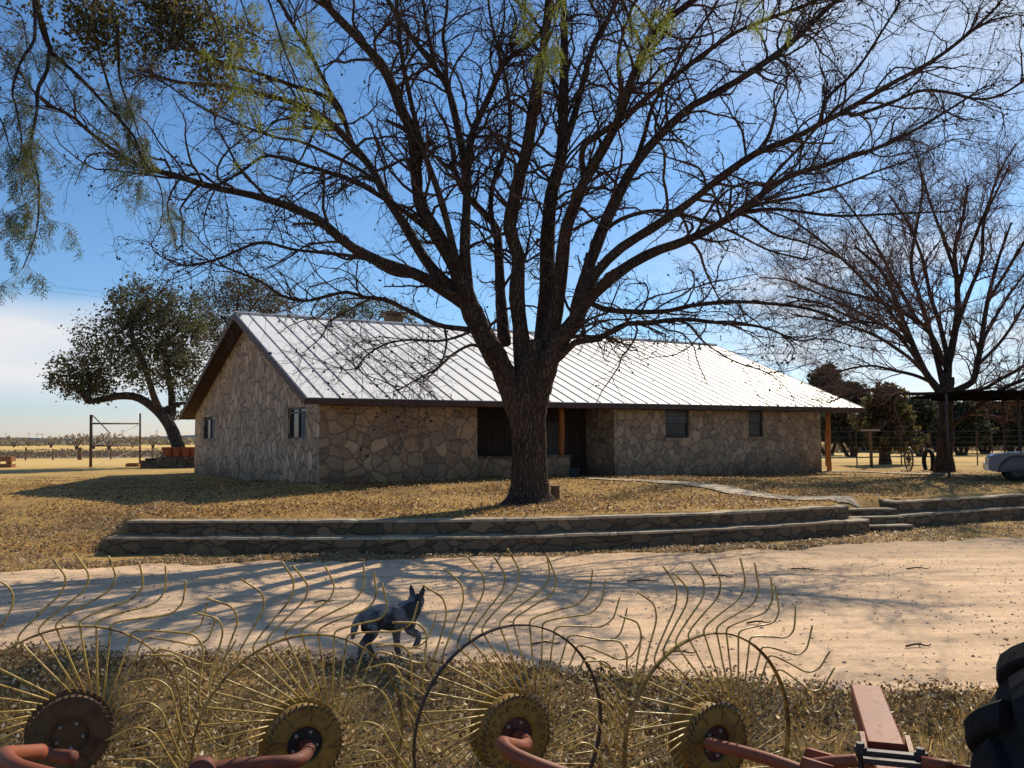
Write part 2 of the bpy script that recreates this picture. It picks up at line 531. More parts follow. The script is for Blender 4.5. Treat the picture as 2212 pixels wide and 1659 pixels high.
def H(X, Y):
    X = np.asarray(X, float); Y = np.asarray(Y, float)
    yw = np.interp(X, np.concatenate([LOWX[:, 0], RLOX[:, 0]]), np.concatenate([LOWX[:, 1], RLOX[:, 1]])) + 0.38
    k = sst(XL0 - 4.5, XL0 + 0.2, X)
    k8 = k ** 7
    sharp = sst(15.2 * (1 - k) + (yw + .10) * k, 24.0 * (1 - k8) + (yw + .26) * k8, Y)
    gap = sst(yw - 0.1, yw + 1.3, Y)
    g = sst(XL1 - 0.12, XL1 + 0.05, X) * (1 - sst(XR0 - 0.05, XR0 + 0.12, X))
    s = sharp * (1 - g) + gap * g
    top = 0.60 + 0.09 * np.clip((Y - 17) / 8, 0, 1) - 0.12 * sst(45, 80, Y) + 0.22 * sst(20.5, 25.0, Y) * (1 - sst(26.5, 34, Y)) * sst(-11, -6.5, X) * (1 - sst(5, 10, X))
    z = s * top
    z = z + (vnoise(X * .9, Y * .9, 3) - .5) * 0.05 * sst(0, 1.2, np.abs(Y - 12) - 3.3 + 0 * X)
    return z


# ground sheet
gx = np.unique(np.concatenate([-np.geomspace(16, 9000, 40)[::-1], np.arange(-16, 18.01, 0.2), np.geomspace(18, 9000, 40)]))
gy = np.unique(np.concatenate([np.linspace(-60, 0, 12), np.arange(0, 30.01, 0.16), np.geomspace(30, 12000, 70)]))
GX, GY = np.meshgrid(gx, gy)
GZ = H(GX, GY)
m = MB()
nx, ny = len(gx), len(gy)
idx = np.arange(nx * ny).reshape(ny, nx)
m.add(np.stack([GX, GY, GZ], -1), np.stack([idx[:-1, :-1], idx[:-1, 1:], idx[1:, 1:], idx[1:, :-1]], -1))
struct(m.build('ground', M['ground'], smooth=True, origin=(0, 0, 0)), 'dry winter lawn and golden grass field around the stone house')


# driveway sheet with ragged edges
def near_edge(X):
    return np.interp(X, [-20, -5.2, -1.9, 1.2, 2.8, 4.0, 20], [9.6, 9.15, 8.6, 8.07, 7.6, 7.33, 6.6]) + (vnoise(X * 1.3, X * 0 + 2, 1) - .5) * .45 + (vnoise(X * 6, X * 0, 2) - .5) * .22


def far_edge(X):
    return np.interp(X, [-20, -8.6, -7.2, -4.0, 0, 3.5, 6, 8.0, 9.5, 30], [14.6, 14.9, 15.3, 15.9, 16.2, 16.55, 17.3, 18.0, 18.4, 18.9]) + (vnoise(X * 1.1, X * 0 + 5, 4) - .5) * .5 + (vnoise(X * 7, X * 0, 6) - .5) * .25


dx = np.unique(np.concatenate([np.linspace(-90, -14, 30), np.arange(-14, 16, 0.09), np.linspace(16, 90, 30)]))
nv = 40
ne, fe = near_edge(dx), far_edge(dx)
DX = np.repeat(dx[None], nv, 0)
tt = np.linspace(0, 1, nv)[:, None]
DY = ne[None] * (1 - tt) + fe[None] * tt
DZ = np.maximum(H(DX, DY), 0) + 0.012 - 0.02 * (np.abs(tt - .5) > .49)
idx = np.arange(nv * len(dx)).reshape(nv, -1)
m = MB()
m.add(np.stack([DX, DY, DZ], -1), np.stack([idx[:-1, :-1], idx[:-1, 1:], idx[1:, 1:], idx[1:, :-1]], -1))
struct(m.build('driveway', M['drive'], smooth=True, origin=(0, 0, 0)), 'pale sandy driveway crossing in front of the terrace wall')


# garden path and far path
PATHS = []


def strip(name, ctr, w, label):
    c = smooth_path([(p[0], p[1], 0) for p in ctr], 40)
    PATHS.append((c[:, :2], w))
    T = np.gradient(c, axis=0); T /= np.linalg.norm(T, axis=1, keepdims=True)
    S = np.stack([T[:, 1], -T[:, 0], 0 * T[:, 0]], 1)
    rows = []
    for k in np.linspace(-.5, .5, 5):
        p = c + S * (k * w * (1 + .08 * np.sin(np.arange(len(c)) * 1.7 + k * 9)))[:, None]
        p[:, 2] = H(p[:, 0], p[:, 1]) + 0.03
        rows.append(p)
    V = np.array(rows)
    i = np.arange(V.shape[0] * V.shape[1]).reshape(V.shape[:2])
    m = MB()
    m.add(V, np.stack([i[:-1, :-1], i[:-1, 1:], i[1:, 1:], i[1:, :-1]], -1))
    struct(m.build(name, M['path'], origin=(0, 0, 0)), label)


strip('garden_path', [pz(1215, 1048, .69), pz(1300, 1051, .69), pz(1500, 1064, .66), pz(1700, 1079, .64), pz(1845, 1082, .6)], 0.8, 'flagstone path from the porch to the steps in the terrace wall')
strip('side_path', [pz(1765, 1018, .7), pz(1850, 1019, .7), pz(2000, 1024, .7), pz(2160, 1028, .7)], 0.8, 'pale path from the house corner towards the carport')

# hills on the horizon
m = MB()
hx = np.linspace(-9000, 9000, 260)
hh = 16 + 22 * vnoise(hx / 900, hx * 0, 7) + 9 * vnoise(hx / 260, hx * 0, 8)
V = np.concatenate([np.stack([hx, 5200 + 0 * hx, 0 * hx - 5], 1), np.stack([hx, 5400 + 0 * hx, hh], 1), np.stack([hx, 6200 + 0 * hx, hh * 0 - 5], 1)])
i = np.arange(3 * 260).reshape(3, 260)
m.add(V, np.stack([i[:-1, :-1], i[:-1, 1:], i[1:, 1:], i[1:, :-1]], -1))
struct(m.build('hills', M['hills'], smooth=True), 'low blue hills along the horizon')


# ------------------------------------------------------------------ terrace walls
def wall_tier(m, mc, line, thick, z0, z1, cop=0.038):
    """rough stone tier along a line of (X, Y) points; coping in mc"""
    seg = np.sum(np.hypot(*np.diff(line, axis=0).T))
    n = int(seg / 0.16) + 2
    c = smooth_path(np.column_stack([line, np.zeros(len(line))]), n)[:, :2] if len(line) > 2 else np.linspace(line[0], line[-1], n)
    T = np.gradient(c, axis=0); T /= np.linalg.norm(T, axis=1, keepdims=True)
    N = np.stack([-T[:, 1], T[:, 0]], 1)
    zs = [z0, z0 + (z1 - cop - z0) * .5, z1 - cop]
    rows = []
    for k, z in enumerate(zs):
        j = (rng.random(n) - .5) * 0.045
        rows.append(np.column_stack([c + N * j[:, None], np.full(n, z)]))
    for z in reversed(zs):
        rows.append(np.column_stack([c + N * thick, np.full(n, z)]))
    V = np.array(rows); i = np.arange(V.size // 3).reshape(V.shape[:2])
    q = np.stack([i[:-1, :-1], i[:-1, 1:], i[1:, 1:], i[1:, :-1]], -1)
    m.add(V, q)
    for e in (0, n - 1):
        a = i[:, e]
        m.add(V.reshape(-1, 3)[a], [(0, 1, 4, 5), (1, 2, 3, 4)] if e else [(5, 4, 1, 0), (4, 3, 2, 1)])
    # coping slabs with uneven lip, jittered heights
    o = (rng.random(n) - .5) * 0.06
    lip = 0.03 + o
    hj = np.repeat((rng.random(n // 4 + 2) - .5) * 0.022, 4)[:n]
    rows = [np.column_stack([c - N * lip[:, None], z1 - cop - .004 + 0 * hj]), np.column_stack([c - N * lip[:, None], z1 + hj]),
            np.column_stack([c + N * (thick + .02), z1 + hj]), np.column_stack([c + N * (thick + .02), z1 - cop - .004 + 0 * hj])]
    V = np.array(rows); i = np.arange(V.size // 3).reshape(V.shape[:2])
    q = np.stack([i[:-1, :-1], i[:-1, 1:], i[1:, 1:], i[1:, :-1]], -1)
    mc.add(V, q)
    for e in (0, n - 1):
        mc.add(V.reshape(-1, 3)[i[:, e]], [(0, 1, 2, 3)] if e else [(3, 2, 1, 0)])


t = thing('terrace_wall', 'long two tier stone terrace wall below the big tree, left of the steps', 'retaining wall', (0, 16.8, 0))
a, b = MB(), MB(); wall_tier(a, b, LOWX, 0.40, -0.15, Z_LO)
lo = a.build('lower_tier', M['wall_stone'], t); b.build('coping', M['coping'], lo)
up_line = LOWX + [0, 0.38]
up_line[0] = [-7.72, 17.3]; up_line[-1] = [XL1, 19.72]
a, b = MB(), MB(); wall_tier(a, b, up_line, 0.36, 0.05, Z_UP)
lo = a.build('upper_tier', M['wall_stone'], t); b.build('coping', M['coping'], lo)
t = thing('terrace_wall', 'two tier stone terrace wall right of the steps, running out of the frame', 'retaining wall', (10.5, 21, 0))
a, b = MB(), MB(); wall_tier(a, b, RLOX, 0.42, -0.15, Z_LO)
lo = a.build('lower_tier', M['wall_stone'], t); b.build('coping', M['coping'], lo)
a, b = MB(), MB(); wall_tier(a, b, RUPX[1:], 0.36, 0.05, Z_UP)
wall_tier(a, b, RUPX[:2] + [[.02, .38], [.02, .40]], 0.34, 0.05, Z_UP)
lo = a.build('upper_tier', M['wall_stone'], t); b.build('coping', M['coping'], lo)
t = thing('stone_steps', 'short stone steps in the gap between the two terrace walls', 'steps', (8.3, 20, 0))
for k, (yy, zz) in enumerate([(19.55, .16), (19.95, .32), (20.35, .47)]):
    m = MB(); m.box((XL1 + .03, yy, -.1), (XR0 - XL1 - .06, .25, 0), (-.1, .45 if k < 2 else .6, 0), (0, 0, zz + .06))
    st = m.build('step', M['wall_stone'], t)
    m = MB(); m.box((XL1 + .03, yy - .02, zz - .037), (XR0 - XL1 - .06, .25, 0), (-.1, .30, 0), (0, 0, .035)); m.build('tread', M['coping'], st)

# ------------------------------------------------------------------ house
TH = R(31)
e1 = np.array([math.cos(TH), math.sin(TH), 0]); e2 = np.array([-math.sin(TH), math.cos(TH), 0]); ez = np.array([0, 0, 1.0])
E1 = pt(660, 858, 24.0)
ZE = E1[2]
WID, LEN, OV = 19.4, 24.2, 0.6
RP = 8.63
ZR = pt(503, 676, 31.4)[2]
O = np.array([E1[0], E1[1], 0]) + OV * e1 + OV * e2      # front left wall corner on z = 0
DEP = WID - 2 * OV
LW = 21.6
Z0, ZT = 0.45, ZE - 0.14


def hp(L, s, z): return O + e1 * L + e2 * s + ez * z


def hit(x, y, org, nrm):
    d = ray(x, y); o = np.array([0, 0, CAM_H])
    return o + d * (np.dot(org - o, nrm) / np.dot(d, nrm))


def front(x, y):
    p = hit(x, y, O, e2) - O
    return float(p @ e1), float(p[2])


def front_s(x, y, s_):
    p = hit(x, y, O + e2 * s_, e2) - O
    return float(p @ e1), float(p[2])


def gable(x, y):
    p = hit(x, y, O, e1) - O
    return float(p @ e2), float(p[2])


house = thing('stone_house', 'long low stone ranch house with a white standing seam metal roof', 'house', tuple(hp(10, 5, .6)))


def wall_face(m, f, u0, u1, z0, z1, openings, nrm, reveal=0.14):
    us = sorted({u0, u1, *[k for o in openings for k in o[:2]]}); zs = sorted({z0, z1, *[k for o in openings for k in o[2:4]]})
    for a, b in zip(us[:-1], us[1:]):
        for c, d in zip(zs[:-1], zs[1:]):
            if any(o[0] <= a and b <= o[1] and o[2] <= c and d <= o[3] for o in openings): continue
            m.add([f(a, c), f(b, c), f(b, d), f(a, d)], [(0, 1, 2, 3)])
    for a, b, c, d in [o[:4] for o in openings]:
        P = [f(a, c), f(b, c), f(b, d), f(a, d)]
        for i in range(4):
            p, q = P[i], P[(i + 1) % 4]
            m.add([p, q, q + nrm * reveal, p + nrm * reveal], [(0, 1, 2, 3)])


def slope_z(s):                   # underside of the roof at distance s behind the front wall
    x = s + OV
    return (ZE + (ZR - ZE) * x / RP if x < RP else ZR - (ZR - ZE) * (x - RP) / (WID - RP)) - 0.16


def win_rect(f, x0, x1, y0, y1):
    a = f(x0, y1); b = f(x1, y0); xs = sorted((a[0], b[0])); zs = sorted((a[1], b[1]))
    return (xs[0], xs[1], zs[0], zs[1])


FW = [win_rect(front, 1438, 1488, 885, 946), win_rect(front, 1618, 1648, 887, 944)]
GW = [win_rect(gable, 439, 464, 897, 949), win_rect(gable, 621.5, 661, 878, 948)]
PL, PR, PD = 5.21, 10.72, 1.7
Z0 = 0.45
ff = lambda u, z: hp(u, 0, z)
fg_ = lambda u, z: hp(0, u, z)
m = MB()
wall_face(m, ff, 0, PL, Z0, ZT, [], e2)
m.add([hp(PL, 0, Z0), hp(PL, PD, Z0), hp(PL, PD, ZT), hp(PL, 0, ZT)], [(0, 1, 2, 3)])
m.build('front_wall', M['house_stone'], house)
m = MB()
wall_face(m, ff, PR, LW, Z0, ZT, FW, e2)
m.add([hp(PR, 0, Z0), hp(PR, PD, Z0), hp(PR, PD, ZT), hp(PR, 0, ZT)], [(0, 1, 2, 3)])
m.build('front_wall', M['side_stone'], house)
m = MB()
wall_face(m, fg_, 0, DEP, Z0, ZT, GW, e1)
ss = [0, RP - OV, DEP]
m.add([hp(0, 0, ZT), hp(0, DEP, ZT), hp(0, DEP, slope_z(DEP)), hp(0, ss[1], slope_z(ss[1])), hp(0, 0, slope_z(0))], None, [(0, 1, 3), (1, 2, 3), (0, 3, 4)])
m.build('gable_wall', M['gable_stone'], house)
m = MB()
m.add([hp(LW, 0, Z0), hp(LW, DEP, Z0), hp(LW, DEP, ZT), hp(LW, 0, ZT)], [(0, 1, 2, 3)])
m.add([hp(LW, 0, ZT), hp(LW, DEP, ZT), hp(LW, ss[1], slope_z(ss[1]))], None, [(0, 1, 2)])
m.add([hp(0, DEP, Z0), hp(LW, DEP, Z0), hp(LW, DEP, ZT), hp(0, DEP, ZT)], [(0, 1, 2, 3)])
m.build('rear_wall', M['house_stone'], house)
# porch recess
m = MB()
for k in range(22):
    u = PL + (PR - PL) * k / 22
    m.box(hp(u + .008, PD, Z0), e1 * ((PR - PL) / 22 - .016), e2 * .05, ez * (ZT - Z0))
m.build('porch_cladding', M['dark_wood'], house)
m = MB(); m.box(hp(8.55, PD - .06, .72), e1 * 1.0, e2 * .05, ez * 2.05); d = m.build('door', M['frame'], house)
m = MB(); m.box(hp(9.45, PD - .12, 1.72), e1 * .04, e2 * .05, ez * .12); m.build('handle', M['bolt'], d)
m = MB(); m.box(hp(PL, -.35, .40), e1 * (PR - PL), e2 * (PD + .35), ez * .42); m.build('porch_floor', M['concrete'], house)
m = MB(); m.box(hp(PL + .02, 0, ZT - .02), e1 * (PR - PL - .04), e2 * PD, ez * .03); m.build('porch_ceiling', M['dark_wood'], house)
PX = front_s(1213, 950, .75)[0]
m = MB()
m.box(hp(PL + .02, .58, .70), e1 * (PX - PL + .22), e2 * .36, ez * .82)
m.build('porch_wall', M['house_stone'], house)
m = MB(); m.box(hp(PL + .03, .54, 1.52), e1 * (PX - PL + .25), e2 * .44, ez * .09); m.build('porch_wall_cap', M['wall_stone'], house)
for (u, s, zb) in ((PX, .75, 1.61), (front(1804, 950)[0], .35, .60)):
    p = hp(u, s, zb)
    zz = np.linspace(zb, ZT + .02, 9)
    m = MB(); m.tube(np.column_stack([p[0] + .012 * np.sin(zz * 3), p[1] + 0 * zz, zz]), .105 - .004 * np.sin(zz * 5), 10, cap=True)
    m.build('porch_post', M['cedar'], house, smooth=True)


def window(f, nrm, rect, style):
    a, b, c, d = rect
    u = (f(b, c) - f(a, c)); u = u / np.linalg.norm(u); w_, h_ = b - a, d - c
    p = f(a, c) + nrm * .07
    m = MB(); t_ = .055
    m.box(p, u * t_, nrm * .06, ez * h_); m.box(p + u * (w_ - t_), u * t_, nrm * .06, ez * h_)
    m.box(p + u * t_, u * (w_ - 2 * t_), nrm * .06, ez * t_); m.box(p + u * t_ + ez * (h_ - t_), u * (w_ - 2 * t_), nrm * .06, ez * t_)
    if style == 'sash':
        m.box(p + u * t_ + ez * (h_ * .5 - .02) - nrm * .004, u * (w_ - 2 * t_), nrm * .05, ez * .045)
    else:
        m.box(p + u * (w_ * .5 - .02) + ez * t_ - nrm * .004, u * .045, nrm * .05, ez * (h_ - 2 * t_))
    wo = m.build('window', M['frame'], house)
    m = MB(); m.box(p + u * t_ + ez * t_ + nrm * .035, u * (w_ - 2 * t_), nrm * .01, ez * (h_ - 2 * t_)); m.build('pane', M['glass'], wo)
    m = MB(); m.box(f(a, c) - u * .07 - nrm * .06 - ez * .10, u * (w_ + .14), nrm * .13, ez * .10); m.build('sill', M['side_stone'], wo)
    if style == 'sash':
        m = MB()
        nx_ = 4 if w_ > .9 else 3
        for k in range(1, nx_):
            m.box(p + u * (t_ + (w_ - 2 * t_) * k / nx_ - .008) + ez * (h_ * .5 + .025) + nrm * .02, u * .016, nrm * .012, ez * (h_ * .5 - t_ - .025))
        for k in (1, 2):
            m.box(p + u * t_ + ez * (h_ * .5 + .025 + (h_ * .5 - t_) * k / 3) + nrm * .018, u * (w_ - 2 * t_), nrm * .012, ez * .016)
        m.build('muntin', M['white_frame'], wo)
        m = MB(); m.box(p + u * t_ + ez * (h_ * .5 + .03) + nrm * .031, u * (w_ - 2 * t_), nrm * .003, ez * (h_ * .5 - t_ - .03)); m.build('blind', M['blind'], wo)
    else:
        m = MB(); m.box(p + u * t_ + ez * (h_ - .17) - nrm * .006, u * (w_ - 2 * t_), nrm * .03, ez * .05); m.build('head_rail', M['blind'], wo)
        m = MB(); m.box(p + u * (w_ * .08) + ez * t_ + nrm * .031, u * (w_ * .34), nrm * .003, ez * (h_ - .2)); m.build('blind', M['blind'], wo)


for r_ in FW: window(ff, e2, r_, 'sash')
for r_ in GW: window(fg_, e1, r_, 'slider')

# roof


def rp_(L, x, dz=0.0):            # L from the gable edge, x behind the front eave
    z = ZE + (ZR - ZE) * x / RP if x <= RP else ZR - (ZR - ZE) * (x - RP) / (WID - RP)
    return O - OV * e1 - OV * e2 + e1 * L + e2 * x + ez * (z + dz)


m = MB()
for x0, x1 in ((0, RP), (RP, WID)):
    A = [rp_(0, x0), rp_(LEN, x0), rp_(LEN, x1), rp_(0, x1)]
    B = [p - ez * .03 for p in A]
    m.add(A + B, [(0, 1, 2, 3), (7, 6, 5, 4), (0, 4, 5, 1), (1, 5, 6, 2), (3, 2, 6, 7), (0, 3, 7, 4)], m=0)
ns = 47
for k in range(ns + 1):
    L = min(max(k * LEN / ns, .03), LEN - .03)
    for x0, x1 in ((0.0, RP), (RP, WID)):
        a, b = rp_(L, x0, .010), rp_(L, x1, .010)
        m.bar(a, b, .032, .024, ez, m=1)
m.bar(rp_(0, RP, .035), rp_(LEN, RP, .035), .26, .05, ez, m=2)
roof = m.build('roof', [M['roof'], M['seam'], M['roof']], house)
m = MB()
m.bar(rp_(0, -.012, -.10), rp_(LEN, -.012, -.10), .04, .17, ez)
m.bar(rp_(0, WID + .012, -.10), rp_(LEN, WID + .012, -.10), .04, .17, ez)
for L in (-.012, LEN + .012):
    m.bar(rp_(L, -.012, -.12), rp_(L, RP, -.12), .04, .20, ez); m.bar(rp_(L, RP, -.12), rp_(L, WID + .012, -.12), .04, .20, ez)
m.build('fascia', M['fascia'], house)
m = MB()
for x0, x1 in ((0, RP), (RP, WID)):
    m.add([rp_(0, x0, -.15), rp_(LEN, x0, -.15), rp_(LEN, x1, -.15), rp_(0, x1, -.15)], [(0, 1, 2, 3)])
m.box(hp(-.0, -OV + .02, ZE - .2), e1 * (LW + 1.8), e2 * (OV - .02), ez * .02)
m.build('soffit', M['soffit'], house)
m = MB()
p = rp_(6.9, RP + 1.3)
m.cbox((p[0], p[1], p[2] - .2), .62, .62, 1.1, TH)
ch = m.build('chimney', M['wall_stone'], house)
m = MB(); m.cbox((p[0], p[1], p[2] + 1.0), .92, .92, .07, TH); m.cbox((p[0], p[1], p[2] + .9), .5, .5, .1, TH); m.build('chimney_cap', M['fascia'], ch)
for (L, x, h) in ((3.35, 7.6, .42), (22.2, 7.7, .34)):
    q = rp_(L, x)
    m = MB(); m.tube([q - ez * .05, q + ez * h], .045, 10, cap=True); m.lathe([(.14, 0), (.06, .08)], q + ez * .01, ez, 12)
    m.build('roof_vent', M['white_frame'], house, smooth=True)
# lower rear wing whose roof shows beyond the right gable
m = MB()
zz0, zz1 = ZE, ZE + 2.75
A = [hp(18, DEP - 1, zz0), hp(29.5, DEP - 1, zz0), hp(29.5, DEP + 4.0, zz1), hp(18, DEP + 4.0, zz1), hp(18, DEP + 9, zz0), hp(29.5, DEP + 9, zz0)]
m.add(A + [k - ez * .05 for k in A], [(0, 1, 2, 3), (3, 2, 5, 4), (0, 6, 7, 1), (1, 7, 8, 2), (2, 8, 11, 5)])
for k in range(23):
    f_ = .02 + k / 22.6
    m.bar(A[0] + (A[1] - A[0]) * f_ + ez * .03, A[3] + (A[2] - A[3]) * f_ + ez * .03, .05, .05, ez, m=1)
wing = m.build('wing_roof', [M['roof'], M['seam']], house)
m = MB()
for k in (19.0, 28.6):
    m.box(hp(k, DEP + .3, .5), e1 * .3, e2 * 7.8, ez * (zz0 - .6))
m.box(hp(19.3, DEP + 7.6, .5), e1 * 9.3, e2 * .3, ez * (zz0 - .6))
m.build('wing_wall', M['house_stone'], house)

t = thing('bucket', 'blue grey bucket standing on the porch beside the cedar post', 'bucket', tuple(pt(1240, 1034, 28.6)))
p = np.array(t.location); p[2] = .82; t.location = p; ORG[t.name] = tuple(p)
m = MB(); m.lathe([(.001, .01), (.14, .01), (.17, .34), (.18, .34), (.18, .36), (.165, .36), (.14, .04), (.001, .04)], p, ez, 20); m.build('body', M['bluebucket'], t, smooth=True)
m = MB(); a_ = np.linspace(0, math.pi, 14); m.tube(np.stack([p[0] + .18 * np.cos(a_), p[1] - .10 * np.sin(a_), p[2] + .34 - .1 * np.sin(a_)], 1), .006, 5); m.build('handle', M['wire'], t)


# ------------------------------------------------------------------ trees: limbs and twigs
def unit(v): return v / (np.linalg.norm(v, axis=-1, keepdims=True) + 1e-12)


def sprout(P, Rr, counts, tmin, lo, hi, ang, wig, up, npt, rfac, rmin, taper=.45, lenpow=.5, outc=None, outw=0.0, rmax=1.0):
    """children of the polylines P (N,n,3); counts per parent"""
    N, n, _ = P.shape
    pi = np.repeat(np.arange(N), counts)
    K = len(pi)
    t = tmin + (1 - tmin) * rng.random(K) ** .85
    u = t * (n - 1); i0 = np.minimum(u.astype(int), n - 2); f = (u - i0)[:, None]
    base = P[pi, i0] * (1 - f) + P[pi, i0 + 1] * f
    tan = unit(P[pi, i0 + 1] - P[pi, i0])
    rp = Rr[pi, i0] * (1 - f[:, 0]) + Rr[pi, i0 + 1] * f[:, 0]
    rv = rng.normal(size=(K, 3)); perp = unit(rv - tan * np.sum(rv * tan, 1, keepdims=True))
    a = np.radians(ang[0] + (ang[1] - ang[0]) * rng.random(K))[:, None]
    d = tan * np.cos(a) + perp * np.sin(a)
    d[:, 2] += up
    if outc is not None: d += unit(base - outc) * outw
    d = unit(d)
    L = (lo + (hi - lo) * rng.random(K)) * (1 - .55 * t) ** lenpow
    pts = np.empty((K, npt, 3)); pts[:, 0] = base
    step = (L / (npt - 1))[:, None]
    cur = rng.normal(size=(K, 3)) * wig * .35
    for k in range(1, npt):
        d = unit(d + rng.normal(size=(K, 3)) * wig + cur + np.array([0, 0, up * .25]))
        pts[:, k] = pts[:, k - 1] + d * step
    r0 = np.clip(rp * rfac, rmin, rmax)
    rr = r0[:, None] * np.linspace(1, taper, npt)[None]
    return pts, rr


def trace(limbs, Y0, cx, px, n=26, spread=.5, seed=3, twist=0.0):
    """limbs: (start width px, end width px, depth slope, points px) -> uniform polylines"""
    rg = np.random.default_rng(seed)
    P, Rr = [], []
    for w0, w1, sl, pts in limbs:
        pts = np.array(pts, float)
        q = smooth_path(np.column_stack([pts, 0 * pts[:, 0]]), n * 3)
        s = np.concatenate([[0], np.cumsum(np.hypot(*np.diff(q[:, :2], axis=0).T))])
        u = np.linspace(0, s[-1], n)
        x = np.interp(u, s, q[:, 0]); y = np.interp(u, s, q[:, 1])
        k = Y0 / F
        d0 = sl[0] if isinstance(sl, tuple) else 0.0
        d1 = sl[1] if isinstance(sl, tuple) else sl * s[-1] * k
        f = np.linspace(0, 1, n)
        dep = d0 + (d1 - d0) * (f ** 1.1)
        wob = np.cumsum(rg.normal(size=n)) * .02
        line = np.array([pt(a, b, Y0 + c + e) for a, b, c, e in zip(x, y, dep, wob - wob[0])])
        P.append(line)
        Rr.append((w0 + (w1 - w0) * f ** .85) * .5 * k * np.linspace(1, 1, n))
    return np.array(P), np.array(Rr)


# ---- the big bare tree
TY = 20.7
